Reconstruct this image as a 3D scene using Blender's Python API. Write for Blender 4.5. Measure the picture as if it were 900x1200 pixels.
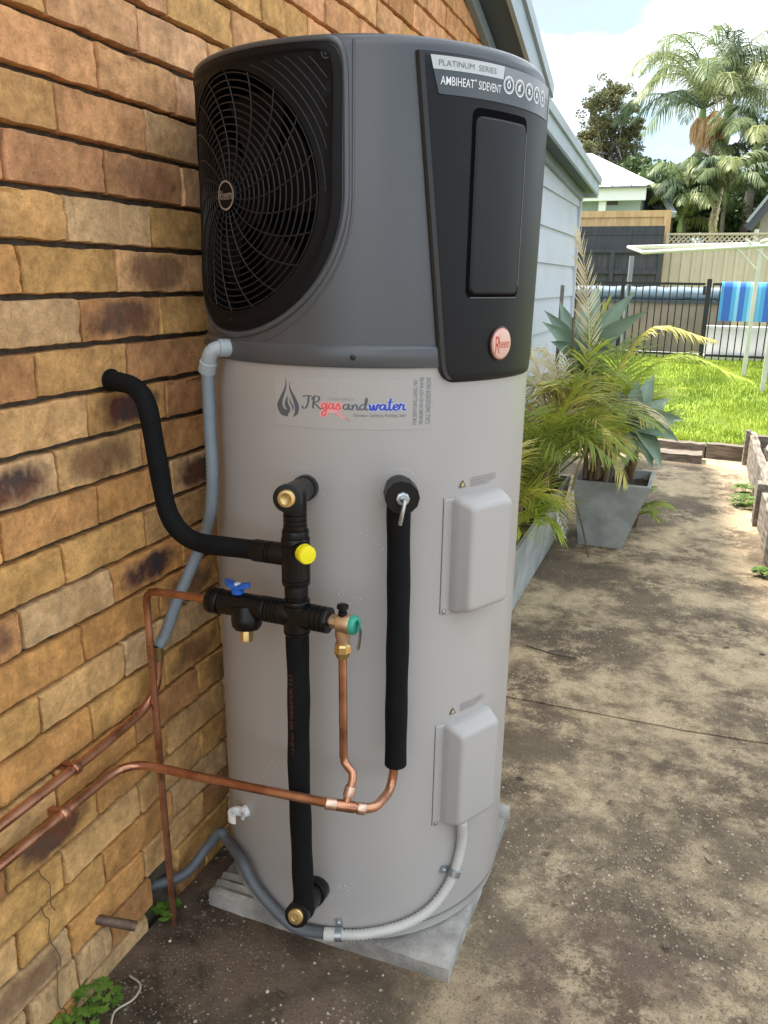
import bpy, math, random
import numpy as np
from mathutils import Vector, Matrix

for o in list(bpy.data.objects):
    bpy.data.objects.remove(o)
random.seed(11)
scene = bpy.context.scene
COL = scene.collection
PI = math.pi

# ------------------------------------------------------------------ camera
F_PX, YAW, PITCH, ROLL = 933.9, -0.367988, -0.284078, 0.0149617
CAM = np.array([1.0358, 0.0, 1.44809])
_f = np.array([math.sin(YAW)*math.cos(PITCH), math.cos(YAW)*math.cos(PITCH), math.sin(PITCH)])
_r = np.array([math.cos(YAW), -math.sin(YAW), 0.0])
_u = np.cross(_r, _f)
CR = math.cos(ROLL)*_r + math.sin(ROLL)*_u
CU = -math.sin(ROLL)*_r + math.cos(ROLL)*_u
cam_data = bpy.data.cameras.new('camera')
cam_data.sensor_fit = 'VERTICAL'
cam_data.sensor_height = 36.0
cam_data.lens = F_PX/1200.0*36.0
cam_data.clip_start = 0.05
cam_data.clip_end = 2000
cam = bpy.data.objects.new('camera', cam_data)
COL.objects.link(cam)
m = Matrix.Identity(4)
for i in range(3):
    m[i][0] = CR[i]; m[i][1] = CU[i]; m[i][2] = -_f[i]; m[i][3] = CAM[i]
cam.matrix_world = m
scene.camera = cam
scene.render.resolution_x = 768
scene.render.resolution_y = 1024

# ------------------------------------------------------------------ world, sun, exposure
SUN_EL, SUN_AZ = math.radians(62), math.radians(168)      # azimuth of the sun measured from +x towards +y
world = bpy.data.worlds.new('World')
scene.world = world
world.use_nodes = True
wn, wl = world.node_tree.nodes, world.node_tree.links
wn.clear()
wo = wn.new('ShaderNodeOutputWorld')
bg = wn.new('ShaderNodeBackground')
bg.inputs['Strength'].default_value = 0.1
sky = wn.new('ShaderNodeTexSky')
sky.sky_type = 'NISHITA'
sky.sun_disc = False
sky.sun_elevation = SUN_EL
sky.sun_rotation = PI/2 - SUN_AZ
sky.air_density = 1.0
sky.dust_density = 1.0
tc = wn.new('ShaderNodeTexCoord')
mp = wn.new('ShaderNodeMapping')
mp.inputs['Scale'].default_value = (1.0, 1.0, 2.4)
mp.inputs['Location'].default_value = (6.1, 4.4, 2.0)
n1 = wn.new('ShaderNodeTexNoise')
n1.inputs['Scale'].default_value = 2.1
n1.inputs['Detail'].default_value = 9
n1.inputs['Roughness'].default_value = 0.58
r1 = wn.new('ShaderNodeValToRGB')
r1.color_ramp.elements[0].position = 0.40
r1.color_ramp.elements[1].position = 0.60
n2 = wn.new('ShaderNodeTexNoise')
n2.inputs['Scale'].default_value = 3.6
n2.inputs['Detail'].default_value = 7
r2 = wn.new('ShaderNodeValToRGB')
r2.color_ramp.elements[0].position = 0.41
r2.color_ramp.elements[0].color = (1.9, 2.25, 2.55, 1)
r2.color_ramp.elements[1].position = 0.56
r2.color_ramp.elements[1].color = (9.6, 9.6, 9.5, 1)
hz = wn.new('ShaderNodeMix'); hz.data_type = 'RGBA'
hz.inputs[0].default_value = 0.75
hz.inputs[7].default_value = (1.7, 2.3, 2.85, 1)
mx = wn.new('ShaderNodeMix'); mx.data_type = 'RGBA'
wl.new(tc.outputs['Generated'], mp.inputs['Vector'])
wl.new(mp.outputs['Vector'], n1.inputs['Vector'])
wl.new(mp.outputs['Vector'], n2.inputs['Vector'])
wl.new(n1.outputs['Fac'], r1.inputs['Fac'])
wl.new(n2.outputs['Fac'], r2.inputs['Fac'])
wl.new(sky.outputs['Color'], hz.inputs[6])
wl.new(r1.outputs['Color'], mx.inputs[0])
wl.new(hz.outputs[2], mx.inputs[6])
wl.new(r2.outputs['Color'], mx.inputs[7])
wl.new(mx.outputs[2], bg.inputs['Color'])
wl.new(bg.outputs['Background'], wo.inputs['Surface'])

sun = bpy.data.lights.new('sun', 'SUN')
sun.energy = 3.0
sun.angle = math.radians(6)
sun.color = (1.0, 0.95, 0.87)
sun_o = bpy.data.objects.new('sun', sun)
COL.objects.link(sun_o)
sd = Vector((math.cos(SUN_EL)*math.cos(SUN_AZ), math.cos(SUN_EL)*math.sin(SUN_AZ), math.sin(SUN_EL)))
sun_o.rotation_euler = sd.to_track_quat('Z', 'Y').to_euler()
sun_o.location = (-4, 2, 9)
vs = scene.view_settings
vs.view_transform = 'Standard'
vs.look = 'None'
vs.exposure = 2.08
vs.gamma = 1.0
scene.render.engine = 'CYCLES'

# ------------------------------------------------------------------ pixel helpers (photo 900 x 1200)
def ray(px):
    return CR*(px[0]-450)/F_PX - CU*(px[1]-600)/F_PX + _f
def on(px, ax, v):
    d = ray(px); t = (v-CAM[ax])/d[ax]
    return CAM + t*d
TX, TY, TR = 0.36665, 1.63159, 0.34125        # heater axis and radius
TB = 0.042                                    # top of the paver
def cyl(px, s):
    d = ray(px); o = CAM - np.array([TX, TY, 0])
    A = d[0]**2+d[1]**2; B = 2*(o[0]*d[0]+o[1]*d[1]); C = o[0]**2+o[1]**2-(TR+s)**2
    D = max(B*B-4*A*C, 0.0)
    t = (-B-math.sqrt(D))/2/A
    return CAM + t*d
def cylaz(px, s):
    p = cyl(px, s)
    return math.degrees(math.atan2(p[1]-TY, p[0]-TX)), float(p[2])
def W(az, z, s=0.0):
    a = math.radians(az)
    return (TX+(TR+s)*math.cos(a), TY+(TR+s)*math.sin(a), z)

# ------------------------------------------------------------------ materials
def srgb(r, g, b):
    f = lambda c: (c/255/12.92 if c/255 <= 0.04045 else ((c/255+0.055)/1.055)**2.4)
    return (f(r), f(g), f(b))
MATS = {}
def mat(name, col, rough=0.6, metal=0.0, var=0.0, vscale=8.0, bump=0.0, bscale=60.0, spec=0.5, coat=0.0, trans=0.0, col2=None, detail=6, vstretch=None, rvar=0.0):
    if name in MATS: return MATS[name]
    mt = bpy.data.materials.new(name); mt.use_nodes = True
    nt = mt.node_tree; N, L = nt.nodes, nt.links
    b = N['Principled BSDF']
    b.inputs['Base Color'].default_value = (*col, 1)
    b.inputs['Roughness'].default_value = rough
    b.inputs['Metallic'].default_value = metal
    b.inputs['Specular IOR Level'].default_value = spec
    b.inputs['Coat Weight'].default_value = coat
    tcn = N.new('ShaderNodeTexCoord')
    vec = tcn.outputs['Object']
    if vstretch:
        mpn = N.new('ShaderNodeMapping'); mpn.inputs['Scale'].default_value = vstretch
        L.new(vec, mpn.inputs['Vector']); vec = mpn.outputs['Vector']
    if var > 0 or col2:
        nz = N.new('ShaderNodeTexNoise'); nz.inputs['Scale'].default_value = vscale; nz.inputs['Detail'].default_value = detail
        L.new(vec, nz.inputs['Vector'])
        cr = N.new('ShaderNodeValToRGB')
        c2 = col2 if col2 else tuple(min(1, c*(1+var)) for c in col)
        c1 = tuple(c*(1-var) for c in col)
        cr.color_ramp.elements[0].position = 0.3; cr.color_ramp.elements[0].color = (*c1, 1)
        cr.color_ramp.elements[1].position = 0.7; cr.color_ramp.elements[1].color = (*c2, 1)
        L.new(nz.outputs['Fac'], cr.inputs['Fac'])
        L.new(cr.outputs['Color'], b.inputs['Base Color'])
        if rvar > 0:
            mr = N.new('ShaderNodeMapRange'); mr.inputs[1].default_value = 0.3; mr.inputs[2].default_value = 0.7
            mr.inputs[3].default_value = max(0, rough-rvar); mr.inputs[4].default_value = min(1, rough+rvar)
            L.new(nz.outputs['Fac'], mr.inputs[0]); L.new(mr.outputs[0], b.inputs['Roughness'])
    if bump > 0:
        nb = N.new('ShaderNodeTexNoise'); nb.inputs['Scale'].default_value = bscale; nb.inputs['Detail'].default_value = 5
        L.new(vec, nb.inputs['Vector'])
        bp = N.new('ShaderNodeBump'); bp.inputs['Strength'].default_value = bump; bp.inputs['Distance'].default_value = 0.004
        L.new(nb.outputs['Fac'], bp.inputs['Height']); L.new(bp.outputs['Normal'], b.inputs['Normal'])
    if trans > 0:
        out = N['Material Output']
        tr = N.new('ShaderNodeBsdfTranslucent')
        src = b.inputs['Base Color'].links[0].from_socket if b.inputs['Base Color'].links else None
        if src: L.new(src, tr.inputs['Color'])
        else: tr.inputs['Color'].default_value = (*col, 1)
        ms = N.new('ShaderNodeMixShader'); ms.inputs['Fac'].default_value = trans
        L.new(b.outputs['BSDF'], ms.inputs[1]); L.new(tr.outputs['BSDF'], ms.inputs[2]); L.new(ms.outputs['Shader'], out.inputs['Surface'])
    MATS[name] = mt
    return mt

def brick_material():
    mt = bpy.data.materials.new('brick'); mt.use_nodes = True
    nt = mt.node_tree; N, L = nt.nodes, nt.links
    b = N['Principled BSDF']; b.inputs['Roughness'].default_value = 0.88
    b.inputs['Specular IOR Level'].default_value = 0.2
    oi = N.new('ShaderNodeObjectInfo'); tcn = N.new('ShaderNodeTexCoord')
    # per-brick shift of the texture
    cmb = N.new('ShaderNodeCombineXYZ'); mul = N.new('ShaderNodeMath'); mul.operation = 'MULTIPLY'; mul.inputs[1].default_value = 37.0
    L.new(oi.outputs['Random'], mul.inputs[0]); L.new(mul.outputs[0], cmb.inputs[0]); L.new(mul.outputs[0], cmb.inputs[2])
    add = N.new('ShaderNodeVectorMath'); add.operation = 'ADD'
    L.new(tcn.outputs['Object'], add.inputs[0]); L.new(cmb.outputs[0], add.inputs[1])
    def noise(scale, det=6, rough=0.6):
        n = N.new('ShaderNodeTexNoise'); n.inputs['Scale'].default_value = scale; n.inputs['Detail'].default_value = det; n.inputs['Roughness'].default_value = rough
        L.new(add.outputs[0], n.inputs['Vector']); return n
    na = noise(14, 5); nb = noise(46, 8, 0.78); nc = noise(170, 5, 0.75)
    # large tonal clouds on each brick
    hsv = N.new('ShaderNodeHueSaturation'); hsv.inputs['Saturation'].default_value = 1.10
    mr = N.new('ShaderNodeMapRange'); mr.inputs[1].default_value = 0.3; mr.inputs[2].default_value = 0.7; mr.inputs[3].default_value = 0.72; mr.inputs[4].default_value = 1.24
    L.new(na.outputs['Fac'], mr.inputs[0]); L.new(mr.outputs[0], hsv.inputs['Value'])
    L.new(oi.outputs['Color'], hsv.inputs['Color'])
    # rusty / pale mottling
    m1 = N.new('ShaderNodeMix'); m1.data_type = 'RGBA'; m1.inputs[7].default_value = (0.52, 0.285, 0.11, 1)
    rp = N.new('ShaderNodeMapRange'); rp.inputs[1].default_value = 0.52; rp.inputs[2].default_value = 0.75; rp.inputs[3].default_value = 0; rp.inputs[4].default_value = 0.75
    nd = noise(9, 4); L.new(nd.outputs['Fac'], rp.inputs[0]); L.new(rp.outputs[0], m1.inputs[0]); L.new(hsv.outputs['Color'], m1.inputs[6])
    # dark specks
    m2 = N.new('ShaderNodeMix'); m2.data_type = 'RGBA'; m2.inputs[7].default_value = (0.10, 0.05, 0.025, 1)
    sp = N.new('ShaderNodeMapRange'); sp.inputs[1].default_value = 0.59; sp.inputs[2].default_value = 0.70; sp.inputs[3].default_value = 0; sp.inputs[4].default_value = 0.7
    L.new(nc.outputs['Fac'], sp.inputs[0]); L.new(sp.outputs[0], m2.inputs[0]); L.new(m1.outputs[2], m2.inputs[6])
    # burnt patch: strongest in the middle of the brick, amount in the object's alpha
    ob = tcn.outputs['Object']
    sx = N.new('ShaderNodeSeparateXYZ'); L.new(ob, sx.inputs[0])
    def mth(op, a, bb):
        n = N.new('ShaderNodeMath'); n.operation = op
        for i, v in enumerate((a, bb)):
            if isinstance(v, (int, float)): n.inputs[i].default_value = v
            else: L.new(v, n.inputs[i])
        return n.outputs[0]
    yy = mth('DIVIDE', sx.outputs['Y'], 0.10); zz = mth('DIVIDE', sx.outputs['Z'], 0.037)
    ang = mth('ADD', mth('POWER', mth('ABSOLUTE', yy, 0), 2.6), mth('POWER', mth('ABSOLUTE', zz, 0), 2.6))
    ang = mth('ADD', ang, mth('MULTIPLY', mth('SUBTRACT', noise(20, 4).outputs['Fac'], 0.5), 2.2))
    bf = N.new('ShaderNodeMapRange'); bf.inputs[1].default_value = 1.05; bf.inputs[2].default_value = 0.25
    L.new(ang, bf.inputs[0])
    burn = mth('MULTIPLY', bf.outputs[0], oi.outputs['Alpha'])
    bc = N.new('ShaderNodeValToRGB')
    bc.color_ramp.elements[0].position = 0.35; bc.color_ramp.elements[0].color = (0.16, 0.055, 0.033, 1)
    bc.color_ramp.elements[1].position = 0.65; bc.color_ramp.elements[1].color = (0.05, 0.045, 0.05, 1)
    L.new(na.outputs['Fac'], bc.inputs['Fac'])
    m3 = N.new('ShaderNodeMix'); m3.data_type = 'RGBA'
    gv = N.new('ShaderNodeMapRange'); gv.inputs[1].default_value = 0.35; gv.inputs[2].default_value = 0.65; gv.inputs[3].default_value = 0.72; gv.inputs[4].default_value = 1.22
    L.new(nb.outputs['Fac'], gv.inputs[0]); hv = N.new('ShaderNodeHueSaturation'); L.new(gv.outputs[0], hv.inputs['Value']); L.new(m2.outputs[2], hv.inputs['Color'])
    L.new(burn, m3.inputs[0]); L.new(hv.outputs['Color'], m3.inputs[6]); L.new(bc.outputs['Color'], m3.inputs[7])
    L.new(m3.outputs[2], b.inputs['Base Color'])
    # relief: pressed creases + grain
    wv = N.new('ShaderNodeTexWave'); wv.wave_type = 'BANDS'; wv.bands_direction = 'DIAGONAL'
    wv.inputs['Scale'].default_value = 5; wv.inputs['Distortion'].default_value = 9; wv.inputs['Detail'].default_value = 3; wv.inputs['Detail Scale'].default_value = 1.4
    L.new(add.outputs[0], wv.inputs['Vector'])
    h = mth('ADD', mth('MULTIPLY', nb.outputs['Fac'], 0.60), mth('MULTIPLY', nc.outputs['Fac'], 0.50))
    h = mth('ADD', h, mth('MULTIPLY', wv.outputs['Fac'], 0.42))
    bp = N.new('ShaderNodeBump'); bp.inputs['Strength'].default_value = 1.0; bp.inputs['Distance'].default_value = 0.006
    L.new(h, bp.inputs['Height']); L.new(bp.outputs['Normal'], b.inputs['Normal'])
    return mt

def concrete_material():
    mt = bpy.data.materials.new('old_concrete'); mt.use_nodes = True
    nt = mt.node_tree; N, L = nt.nodes, nt.links
    b = N['Principled BSDF']; b.inputs['Roughness'].default_value = 0.9; b.inputs['Specular IOR Level'].default_value = 0.25
    g = N.new('ShaderNodeNewGeometry'); pos = g.outputs['Position']
    def noise(scale, det=8, rough=0.6, off=0.0):
        mpn = N.new('ShaderNodeMapping'); mpn.inputs['Location'].default_value = (off, off*0.7, 0)
        L.new(pos, mpn.inputs['Vector'])
        n = N.new('ShaderNodeTexNoise'); n.inputs['Scale'].default_value = scale; n.inputs['Detail'].default_value = det; n.inputs['Roughness'].default_value = rough
        L.new(mpn.outputs[0], n.inputs['Vector']); return n.outputs['Fac']
    def mth(op, a, bb):
        n = N.new('ShaderNodeMath'); n.operation = op
        for i, v in enumerate((a, bb)):
            if isinstance(v, (int, float)): n.inputs[i].default_value = v
            else: L.new(v, n.inputs[i])
        return n.outputs[0]
    def mrange(v, a, c, lo=0.0, hi=1.0):
        n = N.new('ShaderNodeMapRange'); n.interpolation_type = 'SMOOTHSTEP'
        n.inputs[1].default_value = a; n.inputs[2].default_value = c; n.inputs[3].default_value = lo; n.inputs[4].default_value = hi
        L.new(v, n.inputs[0]); return n.outputs[0]
    def mix(fac, a, c):
        n = N.new('ShaderNodeMix'); n.data_type = 'RGBA'
        L.new(fac, n.inputs[0])
        for i, v in ((6, a), (7, c)):
            if isinstance(v, tuple): n.inputs[i].default_value = (*v, 1)
            else: L.new(v, n.inputs[i])
        return n.outputs[2]
    sx = N.new('ShaderNodeSeparateXYZ'); L.new(pos, sx.inputs[0])
    base = mix(mrange(noise(2.4, 14, 0.70), 0.40, 0.60), (0.15, 0.11, 0.072), (0.52, 0.405, 0.255))
    base = mix(mrange(noise(11, 12, 0.78, 3.1), 0.46, 0.60, 0, 0.75), base, (0.60, 0.47, 0.30))
    base = mix(mrange(noise(1.15, 12, 0.66, 7.7), 0.47, 0.56, 0, 0.85), base, (0.13, 0.098, 0.068))
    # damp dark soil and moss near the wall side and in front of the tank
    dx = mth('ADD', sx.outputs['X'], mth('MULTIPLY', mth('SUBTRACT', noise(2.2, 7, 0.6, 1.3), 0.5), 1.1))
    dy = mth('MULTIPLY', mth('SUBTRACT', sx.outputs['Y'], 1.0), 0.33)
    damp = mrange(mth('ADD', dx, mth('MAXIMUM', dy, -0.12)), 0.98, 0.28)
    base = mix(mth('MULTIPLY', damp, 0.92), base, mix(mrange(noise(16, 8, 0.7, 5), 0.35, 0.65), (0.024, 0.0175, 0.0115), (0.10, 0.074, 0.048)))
    # reddish washed strip beside the paver
    red = mth('MULTIPLY', mrange(noise(5, 6, 0.6, 9), 0.42, 0.6, 0, 0.6), mrange(sx.outputs['Y'], 1.85, 1.35))
    base = mix(red, base, (0.22, 0.152, 0.112))
    # exposed aggregate in two sizes
    def agg(scale, dmax, cut, off):
        vo = N.new('ShaderNodeTexVoronoi'); vo.inputs['Scale'].default_value = scale; L.new(pos, vo.inputs['Vector'])
        hs = N.new('ShaderNodeSeparateColor'); L.new(vo.outputs['Color'], hs.inputs[0])
        a_ = mth('MULTIPLY', mrange(vo.outputs['Distance'], dmax, dmax*0.75), mrange(hs.outputs[0], cut, cut+0.06))
        return mth('MULTIPLY', a_, mrange(noise(3.2, 5, 0.6, off), 0.40, 0.58)), hs.outputs[1]
    g1, c1 = agg(62, 0.30, 0.62, 2.2); g2, c2 = agg(150, 0.34, 0.5, 4.4)
    base = mix(mth('MULTIPLY', g2, 0.55), base, mix(c2, (0.30, 0.23, 0.16), (0.62, 0.53, 0.40)))
    base = mix(mth('MULTIPLY', g1, 0.8), base, mix(c1, (0.38, 0.30, 0.21), (0.68, 0.58, 0.43)))
    grit = mth('ADD', g1, mth('MULTIPLY', g2, 0.5))
    sp = mrange(noise(170, 4, 0.7), 0.53, 0.66, 0, 0.75)
    base = mix(sp, base, (0.07, 0.055, 0.042))
    L.new(base, b.inputs['Base Color'])
    h = mth('ADD', mth('MULTIPLY', noise(130, 6, 0.7), 0.7), mth('MULTIPLY', noise(28, 5, 0.6), 0.6))
    h = mth('ADD', h, mth('MULTIPLY', grit, 0.3))
    bp = N.new('ShaderNodeBump'); bp.inputs['Strength'].default_value = 1.0; bp.inputs['Distance'].default_value = 0.008
    L.new(h, bp.inputs['Height']); L.new(bp.outputs['Normal'], b.inputs['Normal'])
    L.new(mrange(damp, 0, 1, 0.92, 0.72), b.inputs['Roughness'])
    return mt

# ------------------------------------------------------------------ mesh helpers
def link(o, parent=None):
    COL.objects.link(o)
    if parent is not None: o.parent = parent
    return o
def wloc(o):
    v = Vector((0, 0, 0))
    while o is not None:
        v += o.location; o = o.parent
    return v
def tag(o, label=None, cat=None, group=None, kind=None):
    if label: o['label'] = label
    if cat: o['category'] = cat
    if group: o['group'] = group
    if kind: o['kind'] = kind
    return o
def empty(name, loc, label, cat, group=None):
    o = bpy.data.objects.new(name, None)
    o.empty_display_size = 0.1
    o.location = loc
    link(o)
    return tag(o, label, cat, group)

class MB:
    def __init__(s): s.v = []; s.f = []
    def add(s, verts, faces):
        n = len(s.v)
        s.v.extend([tuple(float(c) for c in p) for p in verts])
        s.f.extend([tuple(i+n for i in f) for f in faces])
        return s
    def box(s, a, b):
        x0, y0, z0 = a; x1, y1, z1 = b
        return s.add([(x0,y0,z0),(x1,y0,z0),(x1,y1,z0),(x0,y1,z0),(x0,y0,z1),(x1,y0,z1),(x1,y1,z1),(x0,y1,z1)],
                     [(0,3,2,1),(4,5,6,7),(0,1,5,4),(1,2,6,5),(2,3,7,6),(3,0,4,7)])
    def bar(s, p, q, w, h, up=(0,0,1)):
        p = Vector(p); q = Vector(q); d = (q-p).normalized(); up = Vector(up)
        sd = d.cross(up)
        if sd.length < 1e-4: sd = d.cross(Vector((1,0,0)))
        sd.normalize(); u2 = sd.cross(d)
        V = []
        for c in (p, q):
            for (i, j) in ((-1,-1),(1,-1),(1,1),(-1,1)): V.append(c+sd*(i*w/2)+u2*(j*h/2))
        return s.add(V, [(3,2,1,0),(4,5,6,7),(0,1,5,4),(1,2,6,5),(2,3,7,6),(3,0,4,7)])
    def tube(s, pts, rad, seg=12, caps=True):
        pts = [Vector(p) for p in pts]
        n = len(pts)
        rr = rad if hasattr(rad, '__len__') else [rad]*n
        t0 = (pts[1]-pts[0]).normalized()
        a = Vector((0,0,1)) if abs(t0.z) < 0.9 else Vector((1,0,0))
        nrm = (a - t0*a.dot(t0)).normalized()
        V = []; F = []
        for i, p in enumerate(pts):
            if i == 0: t = t0
            elif i == n-1: t = (pts[i]-pts[i-1]).normalized()
            else: t = (pts[i+1]-pts[i-1]).normalized()
            nrm = (nrm - t*nrm.dot(t)).normalized()
            bn = t.cross(nrm)
            for k in range(seg):
                an = 2*PI*k/seg
                V.append(p + (nrm*math.cos(an)+bn*math.sin(an))*rr[i])
        for i in range(n-1):
            for k in range(seg):
                k2 = (k+1) % seg
                F.append((i*seg+k, i*seg+k2, (i+1)*seg+k2, (i+1)*seg+k))
        if caps:
            F.append(tuple(reversed(range(seg)))); F.append(tuple(range((n-1)*seg, n*seg)))
        return s.add(V, F)
    def lathe(s, p, d, prof, seg=20):
        # profile: list of (distance along axis, radius)
        p = Vector(p); d = Vector(d).normalized()
        a = Vector((0,0,1)) if abs(d.z) < 0.9 else Vector((1,0,0))
        n = (a - d*a.dot(d)).normalized(); b = d.cross(n)
        V = []; F = []
        for (t, r) in prof:
            for k in range(seg):
                an = 2*PI*k/seg
                V.append(p + d*t + (n*math.cos(an)+b*math.sin(an))*max(r, 1e-5))
        for i in range(len(prof)-1):
            for k in range(seg):
                k2 = (k+1) % seg
                F.append((i*seg+k, i*seg+k2, (i+1)*seg+k2, (i+1)*seg+k))
        F.append(tuple(reversed(range(seg)))); F.append(tuple(range((len(prof)-1)*seg, len(prof)*seg)))
        return s.add(V, F)
    def grid(s, P):
        r = len(P); c = len(P[0])
        V = [p for row in P for p in row]
        return s.add(V, [(i*c+j, i*c+j+1, (i+1)*c+j+1, (i+1)*c+j) for i in range(r-1) for j in range(c-1)])
    def build(s, name, material, parent=None, smooth=None, label=None, origin=None):
        base = wloc(parent) if parent is not None else Vector((0,0,0))
        org = Vector(origin) if origin is not None else (base if parent is not None else None)
        if org is None:
            a = np.array(s.v); org = Vector(((a[:,0].min()+a[:,0].max())/2, (a[:,1].min()+a[:,1].max())/2, a[:,2].min()))
        me = bpy.data.meshes.new(name)
        me.from_pydata([(x-org.x, y-org.y, z-org.z) for (x, y, z) in s.v], [], s.f)
        me.materials.append(material)
        if smooth is not None:
            me.shade_smooth()
            if smooth < 180:
                me.set_sharp_from_angle(angle=math.radians(smooth))
        me.update()
        o = bpy.data.objects.new(name, me)
        o.location = org - base
        link(o, parent)
        if label: o['label'] = label
        return o

def fillet(pts, rad, n=8):
    pts = [Vector(p) for p in pts]
    out = [pts[0]]
    rr = rad if hasattr(rad, '__len__') else [rad]*(len(pts)-2)
    for i in range(1, len(pts)-1):
        a, b, c = pts[i-1], pts[i], pts[i+1]
        d1 = (a-b); d2 = (c-b)
        l = min(rr[i-1], d1.length*0.48, d2.length*0.48)
        p0 = b+d1.normalized()*l; p1 = b+d2.normalized()*l
        for k in range(n+1):
            t = k/n
            out.append(p0*(1-t)**2 + b*2*t*(1-t) + p1*t*t)
    out.append(pts[-1])
    return out
def crom(pts, n=8):
    pts = [Vector(p) for p in pts]
    P = [pts[0]*2-pts[1]] + pts + [pts[-1]*2-pts[-2]]
    out = []
    for i in range(1, len(P)-2):
        for k in range(n):
            t = k/n
            out.append(0.5*((2*P[i]) + (P[i+1]-P[i-1])*t + (2*P[i-1]-5*P[i]+4*P[i+1]-P[i+2])*t*t + (3*P[i]-P[i-1]-3*P[i+1]+P[i+2])*t**3))
    out.append(pts[-1])
    return out
def resample(pts, step):
    pts = [Vector(p) for p in pts]
    L = [0]
    for a, b in zip(pts, pts[1:]): L.append(L[-1]+(b-a).length)
    n = max(2, int(L[-1]/step))
    out = []; j = 0
    for i in range(n+1):
        t = L[-1]*i/n
        while j < len(L)-2 and L[j+1] < t: j += 1
        f = (t-L[j])/max(L[j+1]-L[j], 1e-9)
        out.append(pts[j].lerp(pts[j+1], min(max(f, 0), 1)))
    return out

# ------------------------------------------------------------------ palette
M_brick = brick_material()
M_conc = concrete_material()
M_mortar = mat('mortar', (0.095, 0.08, 0.056), 0.95, var=0.35, vscale=40, bump=0.8, bscale=150)
M_wb = mat('weatherboard_paint', (0.47, 0.51, 0.58), 0.5, var=0.06, vscale=3, bump=0.05, bscale=90)
M_trim = mat('grey_trim', (0.20, 0.25, 0.29), 0.5, var=0.12, vscale=4)
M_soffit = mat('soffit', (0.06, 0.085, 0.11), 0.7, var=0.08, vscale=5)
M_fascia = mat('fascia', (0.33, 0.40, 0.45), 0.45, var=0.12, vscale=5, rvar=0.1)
M_roof = mat('roof_sheet', (0.33, 0.385, 0.42), 0.4, var=0.1, vscale=3)
M_paver = mat('paver_concrete', (0.25, 0.237, 0.21), 0.9, var=0.45, vscale=11, bump=0.9, bscale=110, col2=(0.44, 0.42, 0.385))

# ================================================================== GROUND
gb = MB(); gb.box((-60, -30, -0.6), (80, 140, -0.06))
tag(gb.build('ground', mat('soil', (0.10, 0.075, 0.05), 0.95, var=0.5, vscale=3, bump=0.6, bscale=40)), kind='structure')

def slab_sheet(name, x0, x1, y0, y1, edge=None, step=0.08):
    nx = int((x1-x0)/step); ny = int((y1-y0)/step)
    P = []
    for j in range(ny+1):
        row = []
        for i in range(nx+1):
            x = x0+(x1-x0)*i/nx; y = y0+(y1-y0)*j/ny
            if edge and (j == 0 or j == ny): y += edge(x, j == 0)
            z = 0.0035*math.sin(x*5.1+y*2.3)+0.003*math.sin(y*7.3-x*2.2)+random.uniform(-0.0008, 0.0008) - 0.004
            if i in (0, nx) or j in (0, ny): z -= 0.006
            row.append((x, y, z))
        P.append(row)
    b = MB(); b.grid(P)
    per = [P[0][i] for i in range(nx+1)] + [P[j][nx] for j in range(1, ny+1)] + [P[ny][i] for i in range(nx-1, -1, -1)] + [P[j][0] for j in range(ny-1, 0, -1)]
    n = len(per)
    b.add(per + [(p[0], p[1], -0.09) for p in per], [(i, i+n, (i+1) % n+n, (i+1) % n) for i in range(n)])
    return b
path = bpy.data.objects.new('path', None); link(path); tag(path, kind='structure')
cut = lambda x, lo: 0.003*math.sin(x*9)+0.002*math.sin(x*31+1)+0.027*(x-0.5)
slab_sheet('s', -0.0, 2.9, -2.2, 2.598, lambda x, lo: 0 if lo else cut(x, lo)).build('concrete_slab', M_conc, path, smooth=50)
slab_sheet('s', -0.0, 1.62, 2.609, 7.36, lambda x, lo: cut(x, lo) if lo else 0).build('concrete_slab', M_conc, path, smooth=50)

# ================================================================== HOUSE
house = empty('house', (0, 2.0, 0), 'tan clinker brick house with white weatherboard end and grey eaves', 'house')
Z0 = 1.842; CH = 0.086
Y_BR = 4.56; Y_END = 6.98
def soff(y): return 2.553-0.30*(y-3.648) if y < Y_BR else 2.252-0.05*(y-4.551)
wallb = MB()
P = []
for i in range(27):
    y = -1.6+(Y_BR+1.6)*i/26
    P.append(((-0.021, y, -0.2), (-0.021, y, soff(min(y, Y_BR-0.001))+0.12)))
wallb.add([p for q in P for p in q] + [(-0.25, p[1], p[2]) for q in P for p in q],
          [(2*i, 2*i+2, 2*i+3, 2*i+1) for i in range(26)] + [(54+2*i+1, 54+2*i+3, 54+2*i+2, 54+2*i) for i in range(26)] +
          [(1, 55, 54, 0), (52, 106, 107, 53)] + [(2*i+1, 2*i+3, 54+2*i+3, 54+2*i+1) for i in range(26)])
brick_wall = wallb.build('brick_wall', M_mortar, house)

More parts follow.
